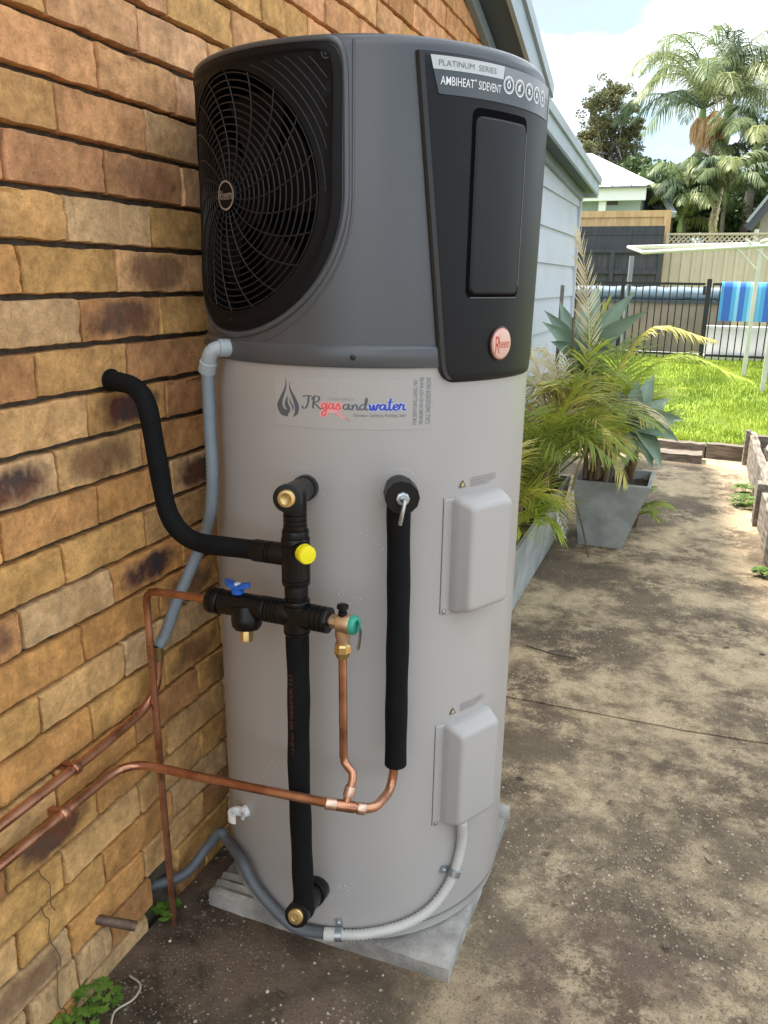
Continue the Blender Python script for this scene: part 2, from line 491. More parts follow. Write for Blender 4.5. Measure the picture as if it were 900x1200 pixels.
JOINTS = {-1:1.483, 0:1.15, 1:1.262, 2:1.151, 3:1.264, 4:1.155, 5:1.274, 6:1.164, 7:1.285, 8:1.164, 9:1.075, 10:1.169, 11:1.068,
          12:1.19, 13:1.098, 14:1.208, 15:1.097, 16:0.988, 17:1.09, 18:1.22, 19:1.095, 20:1.217, 21:1.094, 22:1.212}
PER = 0.2345; JT = 0.0065
BURN = {(8,1.164):1.0, (9,0.841):0.95, (12,1.19):1.0, (12,0.955):0.0, (12,0.72):0.9, (10,1.403):0.95, (6,1.164):0.75, (17,0.855):0.9,
        (13,1.333):0.7, (16,1.46):0.5, (20,0.74):0.6, (3,1.264):0.35, (15,1.33):0.6}
from mathutils import noise as mnoise
def brick_mesh(L, H=CH-0.0105, seed=0):
    rnd = random.Random(seed)
    NU, NV = 18, 6
    us = [-1, -0.985]+[-0.93+1.86*i/(NU-1) for i in range(NU)]+[0.985, 1]
    vs_ = [-1, -0.955]+[-0.80+1.6*i/(NV-1) for i in range(NV)]+[0.955, 1]
    off = V3_((seed*7.31, seed*3.7, 0))
    V = []; F = []
    sl = rnd.uniform(-0.0012, 0.0012)
    for v in vs_:
        for u in us:
            P0 = V3_((u*1.6, v*0.62, 0))+off
            e = max(abs(u) > 0.99, abs(v) > 0.97)
            x = 0.0034*mnoise.noise(P0*0.9)+0.0016*mnoise.noise(P0*3.1)+sl*u
            # folds left by the mould: narrow creases running across the face
            c = mnoise.noise(V3_((u*1.1+v*0.55, v*0.35, 5.0))+off)
            x -= 0.0045*max(0.0, 1-abs(c)/0.09)*(0.4+0.6*max(0, mnoise.noise(P0*0.8+V3_((9, 0, 0)))*2))
            if e: x -= 0.0030+rnd.uniform(0, 0.0022)+0.003*max(0, mnoise.noise(P0*2.7+V3_((0, 4, 0))))
            y = u*L/2 + ((rnd.uniform(-0.0018, 0.0018)+0.0020*mnoise.noise(P0*4)) if abs(u) > 0.95 else 0)
            z = v*H/2 + ((0.0030*mnoise.noise(V3_((u*2.2, v, 2))+off)+0.0016*mnoise.noise(V3_((u*7, v, 3))+off)) if abs(v) > 0.9 else 0)
            V.append((x, y, z))
    nu = len(us); nv = len(vs_)
    for i in range(nv-1):
        for j in range(nu-1): F.append((i*nu+j, i*nu+j+1, (i+1)*nu+j+1, (i+1)*nu+j))
    per = list(range(nu))+[i*nu+nu-1 for i in range(1, nv)]+[(nv-1)*nu+j for j in range(nu-2, -1, -1)]+[i*nu for i in range(nv-2, 0, -1)]
    n = len(V); m_ = len(per)
    V += [(-0.03, V[k][1], V[k][2]) for k in per]
    for k in range(m_):
        F.append((per[k], n+k, n+(k+1) % m_, per[(k+1) % m_]))
    me = bpy.data.meshes.new('brick'); me.from_pydata(V, [], F); me.materials.append(M_brick)
    me.shade_smooth(); me.set_sharp_from_angle(angle=math.radians(40))
    return me
V3_ = Vector
BM = [brick_mesh(PER-JT, seed=i) for i in range(22)]
def brick_col(r, rnd):
    up = min(max((1.842-CH*r-0.7)/1.3, 0), 1)           # pinker firings higher up the wall
    t = rnd.random()
    if t < 0.36: c = (0.62, 0.378, 0.165)
    elif t < 0.60: c = (0.64, 0.410, 0.205)
    elif t < 0.78: c = (0.61, 0.340, 0.150)
    elif t < 0.91: c = (0.63, 0.430, 0.245)
    else: c = (0.46, 0.250, 0.125)
    pk = (0.66, 0.36, 0.215)
    k = up*rnd.uniform(0.15, 0.95)
    v = rnd.uniform(1.0, 1.22)
    return tuple((a*(1-k)+b_*k)*v for a, b_ in zip(c, pk))
rest_v = MB()
rb = random.Random(5)
nb_ = 0
for r in range(-22, 23):
    zc = Z0-CH*r+CH/2
    base = JOINTS.get(r, (1.262 if r % 2 else 1.15)+rb.uniform(-0.012, 0.012))
    k0 = int((-1.5-base)/PER)
    k1 = int((Y_BR-base)/PER)+1
    for k in range(k0, k1):
        a = base+k*PER; b_ = a+PER
        if zc+0.05 > soff(min(a, Y_BR-0.01))+0.11: continue
        b_ = min(b_, Y_BR)
        if b_-a < 0.03: continue
        pieces = [(a, b_)]
        if r == 21 and abs(a-(1.094-PER)) < 0.01: pieces = [(0.866, 0.989), (0.989, 1.094)]
        if r == 21 and abs(a-1.094) < 0.01: pieces = [(1.094, 1.236)]
        if r == 22 and abs(a-1.212) < 0.01: pieces = [(1.34, b_)]
        for (pa, pb) in pieces:
            yc = (pa+pb)/2; L_ = pb-pa-JT
            vis = (zc < 1.86 and 0.6 < yc < 1.75) or (zc >= 1.80 and 0.8 < yc < 4.0 and zc < 2.66)
            full = abs(L_-(PER-JT)) < 0.002
            if vis:
                me = BM[rb.randrange(len(BM))]
                o = bpy.data.objects.new('brick', me)
                o.location = (rb.uniform(-0.0015, 0.0015), yc-2.0, zc)
                o.rotation_euler = (rb.uniform(-0.006, 0.006), rb.uniform(-0.03, 0.03), rb.uniform(-0.010, 0.010))
                if not full: o.scale = (1, L_/(PER-JT), 1)
                if rb.random() < 0.5: o.rotation_euler.x += PI; 
                burn = 0.0
                for (br, by), amt in BURN.items():
                    if br == r and abs(by-pa) < 0.03: burn = amt
                if burn == 0 and rb.random() < 0.03 and zc < 1.75: burn = 0.6
                o.color = (*brick_col(r, rb), burn)
                link(o, brick_wall); nb_ += 1
            else:
                hz_ = (CH-0.0105)/2
                rest_v.box((-0.03, pa+JT/2, zc-hz_), (rb.uniform(-0.003, 0.001), pb-JT/2, zc+hz_))
rest = rest_v.build('brickwork', M_brick, brick_wall)
rest.color = (0.60, 0.40, 0.18, 0); rest['kind'] = 'stuff'

# weatherboards beyond the brickwork
wbw = MB(); wbw.box((-0.25, Y_BR, -0.2), (-0.03, Y_END-0.01, 2.30))
wb_wall = wbw.build('weatherboard_wall', mat('sarking', (0.3, 0.3, 0.3), 0.9), house)
z = 0.19
while z < 2.28:
    y1 = Y_END-0.02
    b = MB()
    b.add([(-0.04, Y_BR+0.01, z), (0.004, Y_BR+0.01, z), (-0.012, Y_BR+0.01, z+0.236), (-0.04, Y_BR+0.01, z+0.236),
           (-0.04, y1, z), (0.004, y1, z), (-0.012, y1, z+0.236), (-0.04, y1, z+0.236)],
          [(0,1,2,3), (7,6,5,4), (1,5,6,2), (0,4,5,1), (3,2,6,7)])
    b.build('weatherboard', M_wb, wb_wall)
    z += 0.230
b = MB(); b.box((-0.02, Y_END-0.03, 0.0), (0.014, Y_END+0.02, 2.14)); b.build('corner_trim', M_wb, house)
b = MB(); b.box((-0.035, Y_BR-0.03, 0.0), (0.010, Y_BR+0.015, 2.26)); b.build('cover_strip', M_wb, house)
# eaves: raked main roof, then a flatter skillion
def strip(pts, thick_x):   # closed prism between x-range, polygon given in (y, z)
    b = MB(); n = len(pts); x0, x1 = thick_x
    b.add([(x0, y, z) for y, z in pts]+[(x1, y, z) for y, z in pts], [tuple(range(n)), tuple(reversed(range(n, 2*n)))]+[(i, i+n, (i+1) % n+n, (i+1) % n) for i in range(n)])
    return b
ya, yb, yc_, yd = -1.6, 4.60, 4.57, 7.02
zs = lambda y: 2.553-0.30*(y-3.648)
zk = lambda y: 2.252-0.05*(y-4.551)
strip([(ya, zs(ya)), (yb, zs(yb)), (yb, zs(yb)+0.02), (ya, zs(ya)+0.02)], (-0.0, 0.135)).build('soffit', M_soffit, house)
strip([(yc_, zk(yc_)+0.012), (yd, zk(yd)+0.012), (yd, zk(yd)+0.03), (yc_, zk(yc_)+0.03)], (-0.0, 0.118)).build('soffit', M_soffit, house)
strip([(ya, zs(ya)-0.008), (yb, zs(yb)-0.008), (yb, zs(yb)+0.15), (ya, zs(ya)+0.15)], (0.136, 0.156)).build('bargeboard', M_fascia, house)
strip([(yc_+0.03, zk(yc_)-0.008), (yd, zk(yd)-0.008), (yd, zk(yd)+0.10), (yc_+0.03, zk(yc_)+0.105)], (0.119, 0.138)).build('bargeboard', M_fascia, house)
strip([(ya, zs(ya)+0.11), (yb+0.02, zs(yb)+0.105), (yb+0.02, zs(yb)+0.165), (ya, zs(ya)+0.17)], (0.157, 0.172)).build('barge_capping', M_roof, house)
strip([(yc_+0.04, zk(yc_)+0.075), (yd+0.01, zk(yd)+0.07), (yd+0.01, zk(yd)+0.12), (yc_+0.04, zk(yc_)+0.13)], (0.139, 0.154)).build('barge_capping', M_roof, house)
strip([(ya, zs(ya)+0.155), (yb, zs(yb)+0.155), (yb, zs(yb)+0.175), (ya, zs(ya)+0.175)], (-5.0, 0.156)).build('roof', M_roof, house)
strip([(yb-0.02, zk(yb)+0.115), (yd+0.15, zk(yd)+0.108), (yd+0.15, zk(yd)+0.128), (yb-0.02, zk(yb)+0.135)], (-5.0, 0.138)).build('roof', M_roof, house)
strip([(ya, zs(ya)-0.062), (yb-0.04, zs(yb)-0.062), (yb-0.04, zs(yb)-0.002), (ya, zs(ya)-0.002)], (-0.0, 0.028)).build('eave_trim', M_trim, house)
strip([(yc_+0.02, zk(yc_)-0.05), (yd-0.05, zk(yd)-0.05), (yd-0.05, zk(yd)+0.01), (yc_+0.02, zk(yc_)+0.01)], (-0.0, 0.025)).build('eave_trim', M_trim, house)
b = MB(); b.box((-5.0, Y_END-0.06, -0.2), (-0.26, Y_END-0.02, 2.2)); b.build('rear_wall', M_wb, house)
# gutter along the far eave
b = MB(); b.box((-5.0, yd+0.10, zk(yd)-0.01), (0.11, yd+0.20, zk(yd)+0.10)); b.build('gutter', M_fascia, house)
# capped stub pipe low in the brickwork
st = MB(); st.lathe((-0.02, 1.052, 0.156), (0.75, 0.4, -0.28), [(0, 0.0105), (0.10, 0.0105), (0.10, 0.008), (0.096, 0.008)], 14)
st.build('stub_pipe', mat('old_pipe', (0.12, 0.075, 0.05), 0.55, 0.3, var=0.4, vscale=60), house, smooth=40)

# ================================================================== PAVER under the heater
pv = MB()
x0, x1, y0, y1 = 0.0895, 0.688, 1.325, 1.925
nxp, nyp = 30, 46
P = []
for j in range(nyp+1):
    row = []
    for i in range(nxp+1):
        x = x0+(x1-x0)*i/nxp; y = y0+(y1-y0)*j/nyp
        zt = TB-0.003 if True else 0
        # ribbed top on the left end of the paver
        zt += (0.004*math.sin((y-y0)*2*PI/0.030) if x < x0+0.16 else 0)
        if i in (0, nxp) or j in (0, nyp): zt -= 0.006
        zt += random.uniform(-0.0008, 0.0008)
        row.append((x+random.uniform(-0.001, 0.001), y+random.uniform(-0.001, 0.001), zt))
    P.append(row)
pv.grid(P)
per = [P[0][i] for i in range(nxp+1)]+[P[j][nxp] for j in range(1, nyp+1)]+[P[nyp][i] for i in range(nxp-1, -1, -1)]+[P[j][0] for j in range(nyp-1, 0, -1)]
n = len(per)
pv.add(per+[(p[0], p[1], -0.012) for p in per], [(i, i+n, (i+1) % n+n, (i+1) % n) for i in range(n)])
paver = pv.build('paver', M_paver, smooth=40)
tag(paver, 'square weathered grey concrete paver under the water heater', 'paver')

# ================================================================== WATER HEATER
M_body = mat('tank_enamel', (0.375, 0.358, 0.346), 0.33, var=0.045, vscale=2.6, spec=0.45, bump=0.03, bscale=7, vstretch=(1, 1, 0.35), rvar=0.05)
M_cover = mat('cover_grey', (0.066, 0.071, 0.080), 0.30, var=0.06, vscale=3, bump=0.05, bscale=900, spec=0.6)
M_lid = mat('lid_grey', (0.11, 0.114, 0.122), 0.33, var=0.05, vscale=4, spec=0.6)
M_panel = mat('panel_black', (0.0055, 0.0058, 0.0074), 0.45, var=0.08, vscale=4, bump=0.04, bscale=900, spec=0.26)
M_door = mat('door_black', (0.0085, 0.009, 0.011), 0.42, bump=0.05, bscale=700, var=0.05, vscale=8, spec=0.27)
M_blk = mat('grille_black', (0.005, 0.005, 0.006), 0.5, spec=0.16)
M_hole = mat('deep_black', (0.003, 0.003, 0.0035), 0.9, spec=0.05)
M_screw = mat('screw', (0.03, 0.03, 0.032), 0.35, 0.6)
M_bar = mat('grille_bar', (0.012, 0.012, 0.0135), 0.36, spec=0.4)
M_box = mat('box_plastic', (0.385, 0.369, 0.356), 0.42, spec=0.45)
heater = empty('water_heater', (TX, TY, TB), 'tall grey heat pump water heater with black fan grille and control panel', 'water heater')

def ringgrid(prof, az0=-180, az1=180, step=2.0, skip=None):
    b = MB(); n = int(round((az1-az0)/step))
    rows = len(prof); c = n+1
    V = [W(az0+(az1-az0)*i/n, z, s) for (s, z) in prof for i in range(c)]
    F = []
    for i in range(rows-1):
        for j in range(n):
            if skip and skip(az0+(az1-az0)*(j+0.5)/n, (prof[i][1]+prof[i+1][1])/2): continue
            F.append((i*c+j, i*c+j+1, (i+1)*c+j+1, (i+1)*c+j))
    b.add(V, F); return b
Rr = TR
# tank body: base rim, barrel, shoulder under the cover
body = ringgrid([(-Rr+0.01, TB+0.002), (-0.012, TB), (-0.004, TB+0.006), (-0.0035, TB+0.030), (-0.001, TB+0.034), (0, TB+0.04), (0, 0.4), (0, 0.8), (0, 1.1), (0, 1.306), (-0.02, 1.31)], step=1.5)
body.build('tank_body', M_body, heater, smooth=35)
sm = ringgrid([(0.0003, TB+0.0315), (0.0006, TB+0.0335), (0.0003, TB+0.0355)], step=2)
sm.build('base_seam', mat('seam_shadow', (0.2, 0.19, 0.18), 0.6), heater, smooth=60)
# cover with the fan opening left open
GA, GZ = -116.0, 1.588          # grille centre
GR = 0.201                      # opening radius
def uv2(u, v): return (GA+math.degrees(u/Rr), GZ+v)
def inhole(az, z):
    u = math.radians(az-GA)*Rr; v = z-GZ
    return u*u+v*v < (GR+0.010)**2
zz = [1.337+(1.806-1.337)*i/56 for i in range(57)]
prof = [(-0.012, 1.2985), (0.004, 1.2975), (0.0055, 1.3005), (0.0055, 1.329), (0.004, 1.333), (0.0005, 1.336)]+[(0.0005, z) for z in zz[1:]]+[(0.0, 1.812), (-0.003, 1.8185), (-0.009, 1.8235), (-0.018, 1.826)]
cov = ringgrid(prof, step=1.5, skip=inhole)
cover = cov.build('cover', M_cover, heater, smooth=32)
lid = ringgrid([(-0.0175, 1.8255), (-0.03, 1.829), (-0.1, 1.833), (-0.2, 1.836), (-Rr+0.002, 1.838)], step=3)
lid.build('lid', M_lid, heater, smooth=60)
for (az_, z_) in ((-72.4, 1.316), (-150, 1.316), (-20, 1.316)):
    b = MB(); p = Vector(W(az_, z_, 0.0045)); d = Vector(W(az_, z_, 1))-Vector(W(az_, z_, 0))
    b.lathe(p, d, [(0, 0.005), (0.003, 0.005), (0.0042, 0.003), (0.0042, 0.0015), (0.002, 0.001)], 12); b.build('screw', M_screw, heater, smooth=40)

# fan grille
OUT = 0.236; TOPV = 1.8135-GZ; SIDE = 0.240
def outline(th):
    c, s = math.cos(th), math.sin(th)
    if s <= 0: return OUT + (SIDE-OUT)*abs(c)
    # square corners at the top, rounded a little
    r = min(SIDE/max(abs(c), 1e-6), TOPV/max(s, 1e-6))
    n = 14.0
    return 1.0/((abs(c)/SIDE)**n+(abs(s)/TOPV)**n)**(1/n)
NT = 220
P = []
levels = [(1.0, -0.004), (1.0, 0.0035), (0.93, 0.0062), (0.88, 0.0062), (0.84, 0.0035), (0.5, 0.0030), (0.2, 0.0030), (0.0, 0.0030)]
inner = GR
for (t, s) in levels:
    row = []
    for k in range(NT+1):
        th = 2*PI*k/NT
        ro = outline(th)
        if t > 0.8: r = ro-(1-t)*0.13
        else: r = inner+(ro-0.021-inner)*(t/0.84)
        az, z = uv2(r*math.cos(th), r*math.sin(th))
        row.append(W(az, z, s))
    P.append(row)
row = []
for k in range(NT+1):
    th = 2*PI*k/NT; az, z = uv2((GR-0.001)*math.cos(th), (GR-0.001)*math.sin(th)); row.append(W(az, z, -0.030))
P.append(row)
g = MB(); g.grid([list(r) for r in P])
grille = g.build('grille', M_blk, heater, smooth=28)
# raised lip of the cover round the grille
lp = []
for k in range(NT+1):
    th = 2*PI*k/NT; r = outline(th)+0.007
    az, z = uv2(r*math.cos(th), r*math.sin(th)); 
    lp.append(Vector(W(az, min(z, 1.815), 0.0)))
b = MB(); b.tube(lp, 0.0058, 8, caps=False); b.build('grille_lip', M_cover, heater, smooth=60)
sp_ = [Vector(W(GA+math.degrees((SIDE+0.0185)/Rr), z, 0.0)) for z in (1.813, 1.76, 1.70, 1.65, 1.61)]
for k in range(26):
    th = -0.02-1.45*k/25; r = outline(th)+0.0185+0.010*(k/25)
    az, z = uv2(r*math.cos(th), r*math.sin(th)); sp_.append(Vector(W(az, z, -0.0002-0.0012*k/25)))
b = MB(); b.tube(sp_, 0.0026, 8); b.build('cover_seam', M_cover, heater, smooth=60)
# concentric bars, spiral spokes
def wt(pts, s): 
    return [Vector(W(*uv2(u, v), s)) for u, v in pts]
nr = 15
for i in range(nr):
    r = 0.036+(GR-0.004-0.036)*i/(nr-1)
    b = MB(); pts = wt([(r*math.cos(2*PI*k/72), r*math.sin(2*PI*k/72)) for k in range(73)], -0.0005)
    b.tube(pts, 0.00155, 5, caps=False); b.build('grille_ring', M_bar, grille, smooth=80)
NS = 20
for i in range(NS):
    th0 = 2*PI*i/NS
    b = MB(); pts = []
    for k in range(17):
        r = 0.024+(GR-0.024)*k/16
        th = th0+0.62*(r/GR)**1.1
        pts.append((r*math.cos(th), r*math.sin(th)))
    b.tube(wt(pts, 0.0012), 0.00135, 5); b.build('grille_spoke', M_bar, grille, smooth=80)
# curved ridges pressed into the top corner of the grille frame
for i in range(9):
    r = 0.212+0.0125*i
    for sgn in (1, -1):
        pts = []
        for k in range(60):
            th = PI/2*k/59
            u, v = sgn*r*math.cos(th), r*math.sin(th)
            if r < outline(math.atan2(v, u))-0.026: pts.append((u, v))
        if len(pts) > 3:
            b = MB(); b.tube(wt(pts, 0.0032), 0.0014, 5); b.build('frame_ridge', M_bar, grille, smooth=80)
for (u, v) in ((0.215, 0.205), (0.0, -0.222)):
    az, z = uv2(u, v); p = Vector(W(az, z, 0.003)); d = Vector(W(az, z, 1))-Vector(W(az, z, 0))
    b = MB(); b.lathe(p, d, [(0, 0.0085), (0.0022, 0.0085), (0.0022, 0.006), (0.0004, 0.006), (0.0004, 0.0035), (0.003, 0.003)], 16); b.build('screw', M_screw, grille, smooth=40)
# inner barrel and fan
ib = ringgrid([(-0.085, 1.36), (-0.085, 1.815)], az0=-165, az1=-65, step=4); ib.build('fan_well', M_hole, heater)
dn = Vector((math.cos(math.radians(GA)), math.sin(math.radians(GA)), 0)); dt = Vector((-dn.y, dn.x, 0))
fc = Vector((TX, TY, GZ))+dn*(Rr-0.058)
fan = MB()
fan.lathe(fc-dn*0.02, dn, [(0, 0.045), (0.025, 0.045), (0.03, 0.03)], 20)
for k in range(5):
    P = []
    for i in range(6):
        r = 0.04+0.135*i/5
        row = []
        for j in range(5):
            a = 2*PI*k/5+(-0.42+0.84*j/4)+0.25*(r/0.17)
            row.append(fc+(dt*math.cos(a)+Vector((0, 0, 1))*math.sin(a))*r+dn*(-0.012+0.024*j/4))
        P.append(row)
    fan.grid(P)
fan.build('fan', mat('fan_black', (0.005, 0.005, 0.006), 0.6, spec=0.15), heater, smooth=50)

# ---- text and decals wrapped round the heater
def text_mesh(body, size=1.0, shear=0.0, bold=0.0):
    cu = bpy.data.curves.new('t', 'FONT'); cu.body = body; cu.size = size; cu.shear = shear; cu.resolution_u = 3; cu.offset = bold
    o = bpy.data.objects.new('t', cu); COL.objects.link(o)
    dg = bpy.context.evaluated_depsgraph_get(); dg.update()
    me = bpy.data.meshes.new_from_object(o.evaluated_get(dg))
    V = [tuple(v.co) for v in me.vertices]; F = [tuple(p.vertices) for p in me.polygons]
    bpy.data.objects.remove(o); bpy.data.curves.remove(cu); bpy.data.meshes.remove(me)
    return V, F
def wrap_text(b, body, az0, z0, az1, z1, h, s, shear=0.0, bold=0.0, vertical=False, adv=None):
    # fits the text between two baseline points (azimuth, z); h = cap height in metres
    V, F = text_mesh(body, 1.0, shear, bold)
    xs = [v[0] for v in V]; x0, x1 = min(xs), max(xs); ys = [v[1] for v in V]; cap = max(ys)
    out = []
    for (x, y, _) in V:
        t = (x-x0)/(x1-x0)
        if not vertical:
            out.append(W(az0+(az1-az0)*t, z0+(z1-z0)*t+y/cap*h, s))
        else:
            out.append(W(az0+(az1-az0)*t-math.degrees(y/cap*h/Rr), z0+(z1-z0)*t, s))
    b.add(out, F)
def patch(poly_rows, s):
    b = MB(); b.grid([[W(a, z, s) for a, z in row] for row in poly_rows]); return b
def strokes(b, polys, org_az, org_z, sc, width, s, sx=1.0):
    # polylines in letter space -> ribbons on the tank
    for pl in polys:
        pts = crom([(x, y, 0) for x, y in pl], 6)
        L_, R_ = [], []
        for i, p in enumerate(pts):
            t = (pts[min(i+1, len(pts)-1)]-pts[max(i-1, 0)])
            if t.length < 1e-9: t = Vector((1, 0, 0))
            t.normalize(); nrm = Vector((-t.y, t.x, 0))
            w = width*(0.75+0.55*abs(t.y))
            for q, lst in ((p+nrm*w, L_), (p-nrm*w, R_)):
                lst.append(W(org_az+math.degrees(q.x*sc*sx/Rr), org_z+q.y*sc, s))
        b.grid([L_, R_])
def disc(b, az, z, r0, r1, s, seg=36, squash=1.0):
    for k in range(seg):
        pass
    A = []; B = []
    for k in range(seg+1):
        a = 2*PI*k/seg
        A.append(W(az+math.degrees(r1*math.cos(a)*squash/Rr), z+r1*math.sin(a), s))
        B.append(W(az+math.degrees(r0*math.cos(a)*squash/Rr), z+r0*math.sin(a), s))
    b.grid([B, A])

# round badge in the middle of the grille
M_silver = mat('badge_silver', (0.55, 0.55, 0.56), 0.3, 0.7)
b = MB(); p = Vector(W(GA, GZ, -0.002)); d = Vector(W(GA, GZ, 1))-Vector(W(GA, GZ, 0))
b.lathe(p, d, [(-0.01, 0.026), (0.004, 0.026), (0.0065, 0.024), (0.0065, 0.001)], 30)
hub = b.build('hub_badge', M_blk, grille, smooth=40)
b = MB(); disc(b, GA, GZ, 0.0222, 0.0252, 0.0068); b.build('hub_ring', M_silver, grille)
b = MB(); wrap_text(b, 'Rheem', GA-3.3, GZ-0.007, GA+3.3, GZ-0.007, 0.016, 0.0068); b.build('hub_lettering', M_silver, grille)

# control panel
PS = 0.0085
def p_left(z):
    t = (z-1.272)/(1.803-1.272); base = -46.0+(-56.0+46.0)*t
    return base
PC = -21.5
def p_edges(z):
    l = p_left(z)
    zb = 1.268; rc = 0.032
    if z < zb+rc:
        k = (zb+rc-z)/rc; l += math.degrees(rc*(1-math.sqrt(max(0, 1-k*k)))/Rr)
    zt = 1.803; rc = 0.006
    if z > zt-rc:
        k = (z-(zt-rc))/rc; l += math.degrees(rc*(1-math.sqrt(max(0, 1-k*k)))/Rr)
    return l, 2*PC-l
zs_ = [1.268, 1.270, 1.274, 1.280, 1.288, 1.30, 1.32]+[1.34+(1.78-1.34)*i/12 for i in range(13)]+[1.792, 1.7975, 1.801, 1.803]
P = []
NC = 44
for i, z in enumerate(zs_):
    l, r = p_edges(z); row = []
    ez = min(z-1.268, 1.803-z)
    for j in range(NC+1):
        t = j/NC; az = l+(r-l)*t
        d = min(math.radians(az-l), math.radians(r-az))*Rr
        e = min(d, ez)
        k = min(1.0, e/0.010)
        s = -0.002+(PS+0.002)*(k*(2-k))
        row.append(W(az, z, s))
    P.append(row)
b = MB(); b.grid(P)
# finer border columns so the bevel is sharp
panel = b.build('control_panel', M_panel, heater, smooth=50)
bl = MB(); rows = []
for z in [1.276, 1.282, 1.29, 1.302, 1.32]+[1.36+(1.76-1.36)*i/8 for i in range(9)]+[1.785, 1.7995]:
    l, r = p_edges(z)
    rows.append([W(l-0.15, z, -0.001), W(l-0.05, z, PS*0.75), W(l+0.55, z, PS+0.0012), W(l+1.9, z, PS+0.0006)])
bl.grid(rows); bl.build('panel_edge', mat('panel_edge', (0.012, 0.012, 0.014), 0.35), panel, smooth=35)
# access door and the painted shade of its groove
def rrect(b, az0, az1, z0, z1, rc, s, edge=0.0, sedge=None, nc=16):
    zs2 = []
    for k in range(7): zs2.append(z0+rc*(1-math.cos(PI/2*k/6)))
    zs2 += [z0+rc+(z1-z0-2*rc)*i/8 for i in range(1, 8)]
    for k in range(7): zs2.append(z1-rc*(1-math.cos(PI/2*(6-k)/6)))
    rows = []
    for z in zs2:
        k = max(0, (z0+rc-z)/rc, (z-(z1-rc))/rc); ins = rc*(1-math.sqrt(max(0, 1-k*k)))
        l = az0+math.degrees(ins/Rr); r = az1-math.degrees(ins/Rr); row = []
        for j in range(nc+1):
            t = j/nc
            if nc >= 12:
                t = [0, 0.012, 0.03][j] if j < 3 else ([1, 0.988, 0.97][nc-j] if nc-j < 3 else 0.03+0.94*(j-2)/(nc-4))
            az = l+(r-l)*t
            e = min(math.radians(az-l)*Rr, math.radians(r-az)*Rr, z-z0, z1-z)
            kk = 1.0 if edge == 0 else min(1.0, max(0, e)/edge)
            row.append(W(az, z, (sedge if sedge is not None else s)*(1-kk)+s*kk))
        rows.append(row)
    b.grid(rows)
DA0, DA1, DZ0, DZ1 = -38.8, -15.6, 1.418, 1.7255
b = MB(); rrect(b, DA0, DA1, DZ0, DZ1, 0.014, PS+0.0008); b.build('door_groove_shade', M_hole, panel, smooth=60)  # flat black patch stands in for the shaded recess round the door
b = MB(); rrect(b, DA0+1.15, DA1-0.75, DZ0+0.007, DZ1-0.0125, 0.012, PS+0.0040, 0.003, PS+0.0012); b.build('access_door', M_door, panel, smooth=30)
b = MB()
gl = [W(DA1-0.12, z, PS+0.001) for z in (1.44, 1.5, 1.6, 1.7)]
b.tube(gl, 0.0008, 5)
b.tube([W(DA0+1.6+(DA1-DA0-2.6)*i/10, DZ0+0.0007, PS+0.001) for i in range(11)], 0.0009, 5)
b.build('groove_highlight', mat('groove_highlight', (0.16, 0.165, 0.17), 0.3), panel, smooth=60)  # pale thin lines painted as a highlight on the right and bottom
# name plate at the top of the panel
M_lgrey = mat('label_light', (0.50, 0.53, 0.55), 0.35)
M_dgrey = mat('label_dark', (0.055, 0.068, 0.078), 0.32)
M_white = mat('print_white', (0.78, 0.80, 0.82), 0.5)
M_print = mat('print_grey', (0.17, 0.18, 0.19), 0.5)
LS = PS+0.0012
def lrow(a0, a1, z, n=24): return [(a0+(a1-a0)*i/n, z) for i in range(n+1)]
b = patch([lrow(-51.3, -28.3, 1.7745), lrow(-52.2, -28.0, 1.7945)], LS); b.build('label_band', M_lgrey, panel)
b = patch([lrow(-48.6, 2.0, 1.7385), lrow(-49.6, 3.0, 1.7395), lrow(-51.3, 3.0, 1.7742)], LS); b.build('label_band', M_dgrey, panel)
b = patch([lrow(-28.0, 3.2, 1.7745), lrow(-28.0, 3.4, 1.7945)], LS); b.build('label_band', mat('label_mid', (0.20, 0.215, 0.225), 0.3), panel)
b = MB(); wrap_text(b, 'PLATINUM  SERIES', -49.8, 1.7800, -31.3, 1.7800, 0.0085, LS+0.0006); b.build('lettering', M_print, panel)
b = MB(); wrap_text(b, 'AMBIHEAT', -49.2, 1.7525, -38.9, 1.7525, 0.0125, LS+0.0006, bold=0.003); wrap_text(b, "'", -38.6, 1.757, -38.2, 1.757, 0.009, LS+0.0006)
wrap_text(b, 'SIDEVENT', -37.4, 1.7525, -29.2, 1.7525, 0.0125, LS+0.0006, bold=0.003); b.build('lettering', M_white, panel)
for az in (-26.0, -20.8, -15.6, -10.4, -5.2):
    b = MB(); disc(b, az, 1.768, 0.0118, 0.0138, LS+0.0006); disc(b, az, 1.768, 0.0100, 0.0108, LS+0.0006)
    if az < -25: strokes(b, [[(0, 1), (0.5, 0.2), (0.3, -0.6), (-0.3, -0.6), (-0.5, 0.2), (0, 1)]], az, 1.768, 0.0068, 0.14, LS+0.0006)
    elif az < -20: strokes(b, [[(0, -0.8), (0, 0.5), (0.6, 0.9)], [(-0.6, -0.8), (-0.5, 0.3), (-0.1, 0.6)]], az, 1.768, 0.0068, 0.16, LS+0.0006)
    else: strokes(b, [[(-0.7, -0.5), (0, 0), (0.7, 0.5)], [(-0.7, 0.5), (0, 0), (0.7, -0.5)], [(0, -0.8), (0, 0), (0, 0.8)]], az, 1.768, 0.0068, 0.13, LS+0.0006)
    b.build('icon', M_white, panel)
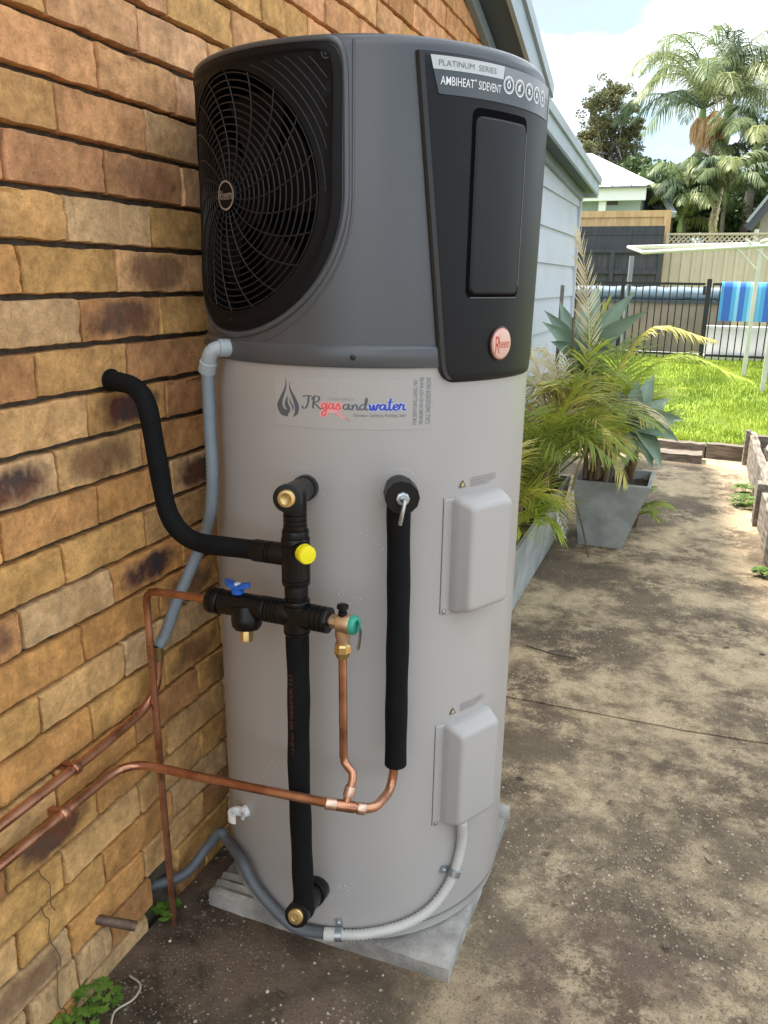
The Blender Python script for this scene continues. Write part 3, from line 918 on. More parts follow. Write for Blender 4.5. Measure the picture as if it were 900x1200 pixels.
# round maker's badge
BA, BZ = -23.6, 1.336
M_red = mat('badge_red', (0.48, 0.045, 0.035), 0.35)
M_cream = mat('badge_cream', (0.66, 0.42, 0.34), 0.3)
b = MB(); p = Vector(W(BA, BZ, PS)); d = Vector(W(BA, BZ, 1))-Vector(W(BA, BZ, 0))
b.lathe(p, d, [(0, 0.0315), (0.0022, 0.0315), (0.0032, 0.0300), (0.0016, 0.0290)], 40); b.build('badge_rim', mat('badge_dark', (0.05, 0.02, 0.02), 0.25), panel, smooth=40)
b = MB(); b.lathe(p+d*0.001, d, [(0, 0.0288), (0.0030, 0.0288), (0.0038, 0.0272)], 40); b.build('badge_ring', mat('badge_edge', (0.62, 0.30, 0.25), 0.2, 0.4), panel, smooth=40)
b = MB(); b.lathe(p+d*0.001, d, [(0.0, 0.0262), (0.0044, 0.0262), (0.0050, 0.0245)], 40); b.build('badge_face', M_cream, panel, smooth=40)
# lettering on the flat badge face
def flat_text(b, body, org, ex, ez, w, h, bold=0.0):
    V, F = text_mesh(body, 1.0, 0, bold); xs = [v[0] for v in V]; ys = [v[1] for v in V]
    x0, x1, cap = min(xs), max(xs), max(ys)
    b.add([org+ex*((x-x0)/(x1-x0)*w)+ez*(y/cap*h) for (x, y, _) in V], F)
ex = Vector((-d.y, d.x, 0)).normalized(); ez = Vector((0, 0, 1)); o_ = p+d*0.0063
b = MB(); flat_text(b, 'R', o_+ex*-0.0205+ez*-0.017, ex, ez, 0.0135, 0.031); flat_text(b, 'l', o_+ex*-0.0095+ez*-0.004, ex, ez, 0.0012, 0.022)
flat_text(b, 'heem', o_+ex*-0.0095+ez*-0.0075, ex, ez, 0.031, 0.0165, bold=0.0); b.build('badge_lettering', M_red, panel)

# installer's sticker
M_film = mat('sticker_film', (0.383, 0.367, 0.355), 0.26, spec=0.5)
M_logo = mat('logo_grey', (0.085, 0.10, 0.12), 0.5)
M_pink = mat('logo_red', (0.72, 0.09, 0.10), 0.5)
M_lpink = mat('logo_pink', (0.75, 0.36, 0.36), 0.5)
M_blue = mat('logo_blue', (0.025, 0.055, 0.42), 0.5)
M_lblue = mat('logo_pale_blue', (0.42, 0.47, 0.66), 0.5)
b = patch([lrow(-98.2, -48.0, 1.187), lrow(-98.0, -47.4, 1.279)], 0.0006); sticker = b.build('sticker', M_film, heater)
SS = 0.0011
def letters(word, x, gap=0.15):
    G = {'J': ([[(0.0, 2.0), (0.5, 2.25), (1.3, 2.2)], [(0.85, 2.2), (0.75, 1.0), (0.45, 0.1), (0.05, -0.05), (-0.1, 0.35)]], 1.2),
         'R': ([[(0.25, 0.0), (0.3, 1.1), (0.45, 2.1)], [(0.1, 1.6), (0.5, 2.25), (1.1, 2.1), (1.0, 1.4), (0.4, 1.1), (0.8, 0.6), (1.3, 0.0), (1.7, 0.1)]], 1.55),
         'g': ([[(0.8, 0.85), (0.45, 1.0), (0.08, 0.5), (0.35, 0.05), (0.75, 0.5), (0.85, 1.0), (0.8, -0.4), (0.55, -1.1), (0.15, -1.0), (0.25, -0.5), (0.9, 0.05), (1.15, 0.3)]], 1.1),
         'a': ([[(0.8, 0.85), (0.45, 1.0), (0.08, 0.5), (0.35, 0.05), (0.75, 0.5), (0.85, 1.0), (0.82, 0.2), (1.0, 0.03), (1.2, 0.25)]], 1.12),
         's': ([[(0.0, 0.1), (0.45, 1.05), (0.55, 0.75), (0.72, 0.3), (0.45, 0.0), (0.15, 0.12)], [(0.6, 0.05), (1.0, 0.25)]], 0.95),
         'n': ([[(0.1, 0.95), (0.2, 0.6), (0.18, 0.0)], [(0.2, 0.4), (0.5, 0.98), (0.75, 0.8), (0.75, 0.2), (0.9, 0.03), (1.1, 0.25)]], 1.05),
         'd': ([[(0.8, 0.85), (0.45, 1.0), (0.08, 0.5), (0.35, 0.05), (0.75, 0.5), (1.0, 1.5), (0.95, 2.2), (0.8, 1.4), (0.82, 0.2), (1.0, 0.03), (1.2, 0.25)]], 1.15),
         'w': ([[(0.0, 0.95), (0.15, 0.6), (0.2, 0.1), (0.45, 0.1), (0.65, 0.9), (0.7, 0.15), (0.95, 0.1), (1.2, 0.95), (1.45, 0.8)]], 1.4),
         't': ([[(0.45, 2.0), (0.3, 1.0), (0.28, 0.2), (0.45, 0.02), (0.75, 0.25)], [(0.05, 1.35), (0.75, 1.45)]], 0.75),
         'e': ([[(0.05, 0.4), (0.6, 0.6), (0.65, 0.95), (0.35, 0.95), (0.1, 0.5), (0.35, 0.02), (0.85, 0.25)]], 0.85),
         'r': ([[(0.0, 0.2), (0.25, 1.1), (0.35, 0.9), (0.7, 0.9), (0.6, 0.3), (0.75, 0.03), (1.0, 0.2)]], 1.0)}
    out = []
    for ch in word:
        st_, w = G[ch]
        out += [[(px+x, py) for px, py in s_] for s_ in st_]
        x += w+gap*0
    return out, x
def word(name, w, az0, az1, z0, sc, width, mt, s, zoff=0):
    st_, total = letters(w, 0)
    sx = math.radians(az1-az0)*Rr/(total*sc)
    b = MB(); strokes(b, st_, az0, z0+zoff, sc, width, s, sx); b.build(name, mt, sticker)
word('logo_lettering', 'JR', -88.1, -81.8, 1.2225, 0.0100, 0.095, M_logo, SS)
word('logo_glow', 'gas', -82.2, -75.9, 1.2225, 0.0105, 0.30, M_lpink, SS-0.0003)
word('logo_lettering', 'gas', -82.2, -75.9, 1.2225, 0.0105, 0.10, M_pink, SS)
word('logo_lettering', 'and', -75.6, -67.9, 1.2225, 0.0100, 0.085, M_logo, SS)
word('logo_glow', 'water', -67.6, -56.4, 1.2225, 0.0105, 0.26, M_lblue, SS-0.0003)
word('logo_lettering', 'water', -67.6, -56.4, 1.2225, 0.0105, 0.115, M_blue, SS)
b = MB(); strokes(b, [[(0, 0.3), (1.2, 0.5), (2.6, 0.2), (3.8, -0.7)]], -80.6, 1.2135, 0.0095, 0.30, SS, 0.9); b.build('logo_ribbon', M_lpink, sticker)
b = MB()
for i, ch in enumerate('PTYLTD'):
    wrap_text(b, ch, -77.6+0.75*i, 1.2135-0.0009*i-0.0003*i*i, -77.1+0.75*i, 1.2130-0.0009*i-0.0003*i*i, 0.0035, SS+0.0004)
b.build('logo_small_lettering', M_pink, sticker)
b = MB(); wrap_text(b, 'Proudly installed by', -80.0, 1.2395, -72.0, 1.2395, 0.0042, SS); b.build('logo_small_lettering', mat('print_mid', (0.26, 0.26, 0.27), 0.5), sticker)
b = MB(); wrap_text(b, 'Rainwater  Gasfitting  Plumbing  Solar', -72.2, 1.2105, -56.3, 1.2105, 0.0058, SS); b.build('logo_small_lettering', M_print, sticker)
for k, (az, ln) in enumerate(((-53.0, 'FOR SERVICING, LEAKS, NO'), (-51.0, 'PROBLEMS OR NO HOT WATER'), (-48.6, 'CALL 0407659559 NOW'))):
    b = MB(); wrap_text(b, ln, az, 1.196, az, 1.281 if k else 1.276, 0.0072 if k < 2 else 0.0095, SS, vertical=True, bold=0.01); b.build('service_lettering', M_print, sticker)
# flame emblem
fl = MB()
def blob(b, ptsL, ptsR, az, z, sc, s):
    A = crom([(x, y, 0) for x, y in ptsL], 6); B_ = crom([(x, y, 0) for x, y in ptsR], 6)
    b.grid([[W(az+math.degrees(q.x*sc/Rr), z+q.y*sc, s) for q in A], [W(az+math.degrees(q.x*sc/Rr), z+q.y*sc, s) for q in B_]])
sc = 0.0105
blob(fl, [(-0.3, 7.0), (-0.5, 5.2), (-1.6, 3.2), (-2.2, 1.8), (-1.4, 0.3), (0.0, 0.0)], [(-0.3, 7.0), (-0.2, 5.2), (-0.9, 3.2), (-1.1, 1.9), (-0.4, 1.2), (0.3, 1.6)], -93.3, 1.204, sc, SS)
blob(fl, [(0.5, 6.4), (0.6, 5.0), (1.7, 3.2), (2.2, 1.8), (1.9, 0.6), (1.0, 0.0)], [(0.5, 6.4), (0.35, 5.0), (0.9, 3.4), (1.3, 2.2), (1.4, 1.0), (1.0, 0.0)], -93.3, 1.204, sc, SS)
blob(fl, [(0.0, 3.7), (-0.4, 2.9), (-0.6, 2.0), (-0.1, 1.2), (0.2, 0.6)], [(0.0, 3.7), (0.0, 2.8), (0.1, 2.2), (0.5, 1.5), (0.3, 0.6)], -93.3, 1.204, sc, SS)
blob(fl, [(0.35, 3.4), (0.4, 2.6), (0.8, 1.9), (0.9, 1.0)], [(0.35, 3.4), (0.65, 2.6), (1.15, 1.9), (0.95, 1.0)], -93.3, 1.204, sc, SS)
fl.build('flame_emblem', M_logo, sticker)

# element covers with their screwed plates, warning triangles and small print
def element_box(zc0, zc1, az, nm):
    a = math.radians(az); n_ = Vector((math.cos(a), math.sin(a), 0)); t_ = Vector((-math.sin(a), math.cos(a), 0)); o0 = Vector((TX, TY, 0))
    pt = lambda t, s, z: o0+n_*(Rr+s)+t_*t+Vector((0, 0, z))
    def loop(hw, z0, z1, rc, s, nseg=5):
        L_ = []
        for (cx, cz, a0) in ((hw-rc, z1-rc, 0), (-hw+rc, z1-rc, 90), (-hw+rc, z0+rc, 180), (hw-rc, z0+rc, 270)):
            for k in range(nseg+1):
                an = math.radians(a0+90*k/nseg); L_.append((cx+rc*math.cos(an), cz+rc*math.sin(an), s))
        return L_
    b = MB()
    loops = [loop(0.066, zc0-0.012, zc1+0.012, 0.012, -0.012), loop(0.066, zc0-0.012, zc1+0.012, 0.012, 0.009), loop(0.063, zc0-0.009, zc1+0.009, 0.012, 0.016),
             loop(0.058, zc0-0.003, zc1+0.003, 0.013, 0.034), loop(0.056, zc0, zc1, 0.014, 0.0385), loop(0.052, zc0+0.004, zc1-0.004, 0.012, 0.0412), loop(0.046, zc0+0.010, zc1-0.010, 0.01, 0.0420)]
    m_ = len(loops[0]); V = [pt(t, s, z) for L_ in loops for (t, z, s) in L_]
    F = [(i*m_+k, i*m_+(k+1) % m_, (i+1)*m_+(k+1) % m_, (i+1)*m_+k) for i in range(len(loops)-1) for k in range(m_)]
    F.append(tuple(range((len(loops)-1)*m_, len(loops)*m_)))
    b.add(V, F)
    bx = b.build('element_cover', M_box, heater, smooth=42)
    hw = math.degrees(0.085/Rr)
    b = MB(); rrect(b, az-hw, az+hw*0.5, zc0-0.017, zc1+0.009, 0.008, 0.0016, 0.002, -0.0005); b.build('cover_plate', M_body, bx, smooth=30)
    b = MB()
    b.tube([W(az-hw-0.08, zc0-0.012+(zc1-zc0+0.024)*i/10, 0.0004) for i in range(11)], 0.0007, 5)
    b.build('plate_joint', mat('joint_dark', (0.09, 0.085, 0.08), 0.7), bx)
    for zz_ in (zc0-0.007,):
        p_ = Vector(W(az-hw+1.4, zz_, 0.001)); b = MB(); b.lathe(p_, n_, [(0, 0.0052), (0.0025, 0.0052), (0.004, 0.003)], 12); b.build('screw', mat('zinc', (0.45, 0.45, 0.46), 0.35, 0.9), bx, smooth=40)
    # triangle
    b = MB(); zt = zc1+0.034; at = az-7.5
    tri = lambda r: [(at-math.degrees(r*0.87/Rr), zt-r*0.5), (at+math.degrees(r*0.87/Rr), zt-r*0.5), (at, zt+r)]
    b.add([W(x, z, 0.0024) for x, z in tri(0.0095)], [(0, 1, 2)]); b.build('warning_triangle', mat('tri_dark', (0.03, 0.03, 0.025), 0.5), bx)
    b = MB(); b.add([W(x, z, 0.0029) for x, z in tri(0.0058)], [(0, 1, 2)]); b.build('warning_triangle', mat('tri_amber', (0.55, 0.42, 0.16), 0.5), bx)
    b = MB()
    for i, ln in enumerate(('CAUTION ISOLATE THE POWER SUPPLY', 'BEFORE REMOVING THIS COVER ONLY', 'QUALIFIED PERSON TO SERVICE THE', 'ELEMENT AND THERMOSTAT')):
        wrap_text(b, ln, at+3.3, zt+0.0085-0.0048*i, at+15.6-(3.0 if i == 3 else 0), zt+0.0085-0.0048*i, 0.0030, 0.0024)
    b.build('warning_lettering', mat('print_warn', (0.10, 0.10, 0.10), 0.5), bx)
    return bx
element_box(0.826, 1.040, -28.5, 'a')
element_box(0.334, 0.553, -28.5, 'b')
# drain holes, flecks of sealant round the ports
for (px, r) in (((359, 571), 0.0385), ((467, 572), 0.0385), ((372, 1040), 0.040)):
    az, z = cylaz(px, 0)
    b = MB(); disc(b, az, z, 0.0, r, 0.0012); disc(b, az, z, r, r+0.0015, 0.0006); b.build('port_flange', mat('flange_film', (0.385, 0.369, 0.357), 0.33), heater)
    b = MB(); disc(b, az, z, r-0.0012, r, 0.0017); disc(b, az, z, r*0.72, r*0.74, 0.0017); b.build('port_ring', mat('flange_edge', (0.48, 0.47, 0.46), 0.35), heater)
sp = MB(); rs = random.Random(3)
for (cx, cy, n_, sx_, sy_) in ((315, 895, 12, 22, 6), (400, 1045, 22, 14, 24), (410, 700, 14, 20, 16), (330, 1000, 16, 30, 30), (300, 920, 10, 14, 20), (440, 620, 8, 20, 30), (300, 700, 8, 16, 40)):
    for k in range(n_):
        px = (rs.gauss(cx, sx_*0.5), rs.gauss(cy, sy_*0.5)); az, z = cylaz(px, 0)
        if z < 0.09: continue
        r = rs.uniform(0.0005, 0.0013)
        sp.add([W(az+math.degrees(r*math.cos(q)/Rr), z+r*1.3*math.sin(q), 0.0009) for q in (0, 1.26, 2.5, 3.8, 5)], [(0, 1, 2, 3, 4)])
so = sp.build('paint_flecks', mat('fleck', (0.72, 0.71, 0.69), 0.5), heater); so['kind'] = 'stuff'

# ================================================================== PLUMBING
M_foam = mat('foam_black', (0.0042, 0.0045, 0.0052), 0.8, spec=0.18, var=0.25, vscale=25, bump=0.25, bscale=220)
M_poly = mat('fitting_black', (0.0035, 0.0035, 0.004), 0.34, spec=0.3)
M_brass = mat('brass', (0.56, 0.40, 0.17), 0.34, 0.9, var=0.15, vscale=50)
M_bronze = mat('bronze', (0.50, 0.33, 0.20), 0.42, 0.85, var=0.2, vscale=50)
M_cu = mat('copper', (0.50, 0.21, 0.115), 0.30, 0.88, var=0.42, vscale=16, rvar=0.12, col2=(0.66, 0.34, 0.21), bump=0.05, bscale=120)
M_solder = mat('solder', (0.62, 0.42, 0.32), 0.35, 0.85, var=0.2, vscale=60)
M_hose = mat('hose_grey', (0.19, 0.23, 0.262), 0.5, var=0.08, vscale=14)
M_pvc = mat('pvc_grey', (0.34, 0.385, 0.41), 0.38)
M_dkcond = mat('conduit_grey', (0.10, 0.115, 0.13), 0.5, var=0.15, vscale=12)
M_wcond = mat('conduit_white', (0.52, 0.51, 0.48), 0.45, var=0.06, vscale=20)
M_zinc = mat('galvanised', (0.42, 0.45, 0.47), 0.35, 0.85, var=0.2, vscale=50)
M_yel = mat('cap_yellow', (0.80, 0.70, 0.01), 0.4)
M_blu = mat('handle_blue', (0.012, 0.10, 0.44), 0.35)
M_grn = mat('disc_green', (0.03, 0.30, 0.21), 0.4)

RX, RY = 0.4105, 1.190
pvz = empty('insulated_pipe_manifold', (RX, RY, 0.10), 'black lagged riser with tee, cross, blue tap and brass relief valve', 'pipework')
V3 = Vector
def ribs(L_, r, marks, dr=0.0018, w=0.0022):
    prof = [(0, r*0.96), (0.002, r)]
    for m_ in marks: prof += [(m_-w, r), (m_-w*0.6, r-dr), (m_+w*0.6, r-dr), (m_+w, r)]
    prof += [(L_-0.002, r), (L_, r*0.96)]
    return prof
# lagged riser in two lengths, fittings between
def fit_cyl(p, q, r, marks=(), name='fitting', mt=None, seg=22):
    p = V3(p); q = V3(q); L_ = (q-p).length
    b = MB(); b.lathe(p, q-p, ribs(L_, r, [L_*m_ for m_ in marks]), seg)
    return b.build(name, mt or M_poly, pvz, smooth=38)
# upper elbow from the top port
pa = V3(W(*cylaz((359, 571), 0), -0.004)); pb = V3(on((335.5, 584.5), 1, 1.152)); ax_ = (pb-pa)
fit_cyl(pa, pa+ax_*0.22, 0.0240, name='port_nut')
b = MB(); b.lathe(pa+ax_*0.02, ax_, [(0, 0.021), (0.012, 0.021), (0.012, 0.018)], 6); b.build('hex_nut', M_brass, pvz)
fit_cyl(pa+ax_*0.10, pa+ax_*0.94, 0.0222, (0.3, 0.42, 0.92), 'elbow')
b = MB(); b.lathe(pa+ax_*0.90, ax_, [(0, 0.0245), (0.012, 0.0245), (0.0125, 0.021)], 22); b.build('elbow_collar', M_poly, pvz, smooth=38)
b = MB(); b.lathe(pa+ax_*0.93, ax_, [(0, 0.0160), (0.011, 0.0160), (0.013, 0.0145), (0.0135, 0.010), (0.0128, 0.009)], 24); b.build('brass_cap', M_brass, pvz, smooth=38)
et = pa+ax_*0.66
fit_cyl((RX, RY, et.z+0.01), (RX, RY, 1.022), 0.0212, (0.55, 0.68, 0.8), 'coupling')
fit_cyl((RX, RY, 1.024), (RX, RY, 1.004), 0.0240, (), 'collar')
# hot outlet tee
fit_cyl((RX, RY, 1.010), (RX, RY, 0.922), 0.0258, (0.12, 0.86), 'tee')
fit_cyl((RX, RY, 0.975), (RX-0.085, RY, 0.974), 0.0205, (0.55, 0.62), 'tee_branch')
yc3 = V3(on((366, 655), 1, 1.145)); yd_ = (yc3-V3((RX, RY, yc3.z))).normalized()
b = MB(); b.lathe(V3((RX, RY, yc3.z)), yd_, [(0, 0.017), (0.036, 0.017), (0.036, 0.012)], 16); b.build('cap_boss', M_poly, pvz, smooth=38)
prof = [(0.034, 0.0150), (0.036, 0.0168), (0.050, 0.0168), (0.0535, 0.0150), (0.0545, 0.009)]
b = MB(); b.lathe(V3((RX, RY, yc3.z)), yd_, prof, 14); b.build('yellow_cap', M_yel, pvz, smooth=20)
fit_cyl((RX, RY, 0.926), (RX, RY, 0.878), 0.0215, (0.55, 0.66, 0.77, 0.88), 'coupling')
# cross
CZ = 0.8625
fit_cyl((RX, RY, 0.892), (RX, RY, 0.826), 0.0245, (0.1, 0.9), 'cross')
fit_cyl((RX, RY, CZ), (RX+0.066, RY, CZ-0.001), 0.0240, (0.55, 0.7, 0.85), 'cross_arm')
fit_cyl((RX, RY, CZ), (RX-0.075, RY, CZ), 0.0240, (0.45, 0.55, 0.65, 0.75, 0.85), 'cross_arm')
# stop tap with blue butterfly handle and strainer
VX = 0.300
fit_cyl((VX+0.05, RY, CZ), (VX-0.066, RY+0.004, CZ-0.003), 0.0232, (0.08, 0.86), 'tap_body')
fit_cyl((VX-0.050, RY+0.003, CZ-0.003), (VX-0.075, RY+0.004, CZ-0.003), 0.0250, (0.5,), 'tap_end')
b = MB(); b.lathe((VX+0.006, RY, CZ-0.002), (0.12, -0.25, -1), [(0, 0.028), (0.024, 0.029), (0.036, 0.0275), (0.044, 0.021), (0.046, 0.012)], 22); b.build('strainer', M_poly, pvz, smooth=38)
b = MB(); b.lathe(V3((VX+0.006, RY, CZ-0.002))+V3((0.12, -0.25, -1)).normalized()*0.043, (0.12, -0.25, -1), [(0, 0.0125), (0.016, 0.0125), (0.022, 0.0115), (0.023, 0.008)], 8); b.build('strainer_plug', M_brass, pvz, smooth=20)
b = MB(); hx, hz_ = VX-0.012, CZ+0.026
b.lathe((hx, RY, hz_-0.004), (0, 0, 1), [(0, 0.012), (0.008, 0.012), (0.010, 0.008), (0.014, 0.008)], 16)
NB = 24; P_ = []
for sgn in (0.004, 0.0145):
    row = [(hx, RY, hz_+sgn)]
ol = []
for k in range(48):
    a = 2*PI*k/48; r = 0.0105+0.0165*abs(math.cos(a))**1.6
    ol.append((hx+r*math.cos(a), RY+r*0.55*math.sin(a), hz_+0.004+0.007*abs(math.cos(a))**2))
m_ = len(ol)
b.add(ol+[(x, y, z+0.009) for x, y, z in ol], [(i, (i+1) % m_, m_+(i+1) % m_, m_+i) for i in range(m_)]+[tuple(range(m_, 2*m_)), tuple(reversed(range(m_)))])
b.build('tap_handle', M_blu, pvz, smooth=35)
b = MB(); b.lathe((hx, RY, hz_+0.012), (0, 0, 1), [(0, 0.0065), (0.003, 0.0065), (0.004, 0.004)], 14); b.build('handle_screw', mat('screw_pale', (0.6, 0.66, 0.72), 0.4), pvz, smooth=40)
# lower lagging of the riser, slightly bowed like the real foam
pts = crom([(RX, RY, 0.832), (RX+0.001, RY, 0.70), (RX-0.001, RY-0.001, 0.55), (RX+0.001, RY, 0.40), (RX+0.003, RY+0.001, 0.27), (RX+0.004, RY+0.002, 0.205)], 8)
b = MB(); b.tube(pts, [0.0212+0.0006*math.sin(i*0.9) for i in range(len(pts))], 22); lag = b.build('riser_lagging', M_foam, pvz, smooth=60)
# faint red print down the lagging
b = MB()
V, F = text_mesh('13 mm x 20 mm  PIPE INSULATION  R 0.3', 1.0); xs = [v[0] for v in V]; x0_, x1_ = min(xs), max(xs); cap = max(v[1] for v in V)
th0 = math.radians(-100)
b.add([(RX+0.0222*math.cos(th0-(y/cap-0.5)*0.36), RY+0.0222*math.sin(th0-(y/cap-0.5)*0.36), 0.560+(x-x0_)/(x1_-x0_)*0.19) for x, y, _ in V], F)
b.build('lagging_print', mat('red_print', (0.13, 0.025, 0.03), 0.7), lag)
# lower elbow into the bottom port
qa = V3(W(*cylaz((372, 1040), 0), -0.004)); qb = V3(on((346.5, 1074), 1, 1.160)); bx_ = qb-qa
b = MB(); b.lathe(qa, bx_, ribs(bx_.length*0.30, 0.0285, []), 22); b.build('port_nut', M_poly, pvz, smooth=38)
b = MB(); b.lathe(qa+bx_*0.25, bx_, ribs(bx_.length*0.73, 0.0245, [bx_.length*0.3, bx_.length*0.66]), 22); b.build('elbow', M_poly, pvz, smooth=38)
b = MB(); b.lathe(qa+bx_*0.86, bx_, [(0, 0.0248), (0.016, 0.0248), (0.0165, 0.021)], 22); b.build('elbow_collar', M_poly, pvz, smooth=38)
b = MB(); b.lathe(qa+bx_*0.93, bx_, [(0, 0.0160), (0.012, 0.0160), (0.014, 0.0140), (0.0145, 0.008), (0.0135, 0.007)], 24); b.build('brass_cap', M_brass, pvz, smooth=38)
fit_cyl((RX+0.004, RY+0.002, 0.215), (RX+0.003, RY+0.004, (qa+bx_*0.62).z), 0.0215, (0.3,), 'coupling')
# relief valve on the right arm
vx = RX+0.062
b = MB(); b.lathe((vx, RY, CZ-0.001), (1, 0, 0), [(0, 0.0095), (0.008, 0.0095), (0.008, 0.0135), (0.020, 0.0135), (0.020, 0.011)], 8); b.build('valve_union', M_bronze, pvz, smooth=20)
b = MB(); b.lathe((vx+0.018, RY, CZ-0.001), (1, 0, 0), [(0, 0.012), (0.003, 0.0175), (0.024, 0.0185), (0.030, 0.0165), (0.0305, 0.012)], 20); b.build('relief_valve', M_bronze, pvz, smooth=38)
b = MB(); b.lathe((vx+0.046, RY, CZ-0.001), (1, -0.1, 0), [(0, 0.0175), (0.006, 0.0180), (0.011, 0.0150), (0.013, 0.008)], 20); b.build('valve_disc', M_grn, pvz, smooth=38)
b = MB(); b.lathe((vx+0.030, RY-0.002, CZ+0.012), (0, 0, 1), [(0, 0.008), (0.010, 0.008), (0.011, 0.0065), (0.015, 0.0065), (0.016, 0.0105), (0.022, 0.0105), (0.024, 0.007)], 14); b.build('vent_knob', M_poly, pvz, smooth=38)
lv = [V3((vx+0.058, RY-0.004, CZ+0.010)), V3((vx+0.066, RY-0.008, CZ-0.004)), V3((vx+0.064, RY-0.010, CZ-0.034)), V3((vx+0.061, RY-0.010, CZ-0.042))]
b = MB(); b.grid([[p+V3((0.004*w_, -0.006*w_, 0)) for p in lv] for w_ in (-1, 1)]); b.grid([[p+V3((0.004*w_+0.0015, -0.006*w_+0.001, 0)) for p in lv] for w_ in (1, -1)]); b.build('easing_lever', M_zinc, pvz)
PXv = vx+0.029
b = MB(); b.lathe((PXv, RY, CZ-0.012), (0, 0, -1), [(0, 0.0135), (0.016, 0.0135), (0.017, 0.0115), (0.030, 0.0115), (0.031, 0.0125)], 16); b.build('valve_spout', M_bronze, pvz, smooth=38)
b = MB(); b.lathe((PXv, RY, CZ-0.040), (0, 0, -1), [(0, 0.0130), (0.004, 0.0155), (0.016, 0.0160), (0.022, 0.0130), (0.028, 0.0115)], 8); b.build('compression_nut', M_brass, pvz, smooth=20)

# hot outlet, lagged, out of the wall and across to the tee
hot = empty('lagged_pipe', (0.0, 1.228, 1.255), 'bent black foam lagged pipe leaving the brick wall and joining the tee', 'pipe')
pts = fillet([(-0.01, 1.230, 1.258), (0.098, 1.205, 1.252), (0.146, 1.192, 0.968), (RX-0.078, RY, 0.9745)], [0.062, 0.085], 14)
pts = resample(pts, 0.012)
b = MB(); b.tube(pts, [0.0182+0.0004*math.sin(i*0.7) for i in range(len(pts))], 24); b.build('lagging', M_foam, hot, smooth=60)
b = MB(); b.lathe((0.004, 1.2275, 1.2575), (1, -0.16, -0.03), [(0, 0.0215), (0.004, 0.0215), (0.005, 0.0183)], 20); b.build('wall_ring', M_foam, hot, smooth=40)

# second lagged pipe from the other port
p2 = empty('lagged_drop_pipe', (0.572, 1.287, 0.54), 'straight black lagged pipe with steel lever hanging from the right port', 'pipe')
ra = V3(W(*cylaz((467, 572), 0), -0.004)); rb_ = V3(cyl((472, 584), 0.078)); rx_ = rb_-ra
b = MB(); b.lathe(ra, rx_, ribs(rx_.length*0.55, 0.0255, [rx_.length*0.2]), 22); b.build('port_nut', M_poly, p2, smooth=38)
b = MB(); b.lathe(ra+rx_*0.45, rx_, ribs(rx_.length*0.55, 0.0310, [rx_.length*0.12, rx_.length*0.25, rx_.length*0.4], dr=0.003), 12); b.build('union_nut', M_poly, p2, smooth=20)
b = MB(); b.lathe(ra+rx_*0.96, rx_, [(0, 0.012), (0.010, 0.012), (0.011, 0.008), (0.018, 0.008)], 8); b.build('lever_boss', M_zinc, p2, smooth=20)
tip = ra+rx_*1.0+rx_.normalized()*0.016
pts = fillet([tip-V3((0.004, 0, 0)), tip+V3((0.006, -0.010, 0.002)), tip+V3((0.005, -0.018, -0.016)), tip+V3((-0.001, -0.014, -0.040))], 0.008)
b = MB(); b.tube(pts, 0.0036, 8); b.build('lever', M_zinc, p2, smooth=60)
top2 = V3(cyl((467, 606), 0.052)); bot2 = V3(cyl((463.5, 895), 0.058))
pts = crom([top2+V3((0, 0, 0.045)), top2, top2.lerp(bot2, 0.33)+V3((0.002, 0, 0)), top2.lerp(bot2, 0.66)+V3((0.001, -0.001, 0)), bot2], 10)
b = MB(); b.tube(pts, [0.0216+0.0005*math.sin(i*0.8) for i in range(len(pts))], 22); b.build('lagging', M_foam, p2, smooth=60)

# copper lines
def cu_pipe(root, pts, r, rad=0.03, name='tube'):
    b = MB(); b.tube(resample(fillet(pts, rad, 10), 0.012), r, 14); return b.build(name, M_cu, root, smooth=70)
def cu_ring(root, p, d, r, L_=0.012, name='fitting', mt=None):
    b = MB(); d = V3(d).normalized(); b.lathe(V3(p)-d*L_/2, d, [(0, r*0.93), (L_*0.12, r), (L_*0.88, r), (L_, r*0.93)], 14); return b.build(name, mt or M_cu, root, smooth=40)
sup = empty('copper_supply_pipe', (0.045, 1.238, 0.0), 'upright bare copper pipe beside the brick wall feeding the blue tap', 'pipe')
cu_pipe(sup, [(0.047, 1.243, -0.03), (0.046, 1.236, 0.40), (0.050, 1.226, 0.838), (0.12, 1.21, 0.848), (VX-0.07, RY+0.004, CZ-0.003)], 0.0078, [0.02, 0.028, 0.02])
wp = empty('copper_wall_pipe', (0.030, 1.0, 0.55), 'upper of two copper pipes along the wall, turning up to the grey hose', 'pipe')
cu_pipe(wp, [(0.030, -0.3, 0.548), (0.030, 1.06, 0.556), (0.030, 1.215, 0.566), (0.033, 1.262, 0.60), (0.035, 1.268, 0.668)], 0.0095, [0.03, 0.035, 0.03])
for yy in (1.010, 0.20):
    cu_ring(wp, (0.030, yy, 0.5558), (0, 1, 0), 0.0135, 0.016, 'saddle'); b = MB(); b.box((-0.012, yy-0.006, 0.550), (0.024, yy+0.006, 0.562)); b.build('saddle_foot', M_cu, wp)
lp_ = empty('copper_outlet_pipe', (0.030, 1.0, 0.485), 'lower copper pipe along the wall crossing in front of the riser to a tee', 'pipe')
t1 = V3(on((395, 943), 1, 1.150)); t2 = V3(on((437, 949.5), 1, 1.178))
cu_pipe(lp_, [(0.030, -0.3, 0.478), (0.031, 0.98, 0.484), (0.034, 1.146, 0.488), tuple(on((270, 918), 1, 1.150)), tuple(t1), tuple(t2), tuple(V3(cyl((459, 925), 0.058))), tuple(bot2+V3((0, 0, 0.03)))], 0.0092, [0.03, 0.065, 0.02, 0.02, 0.045, 0.04])
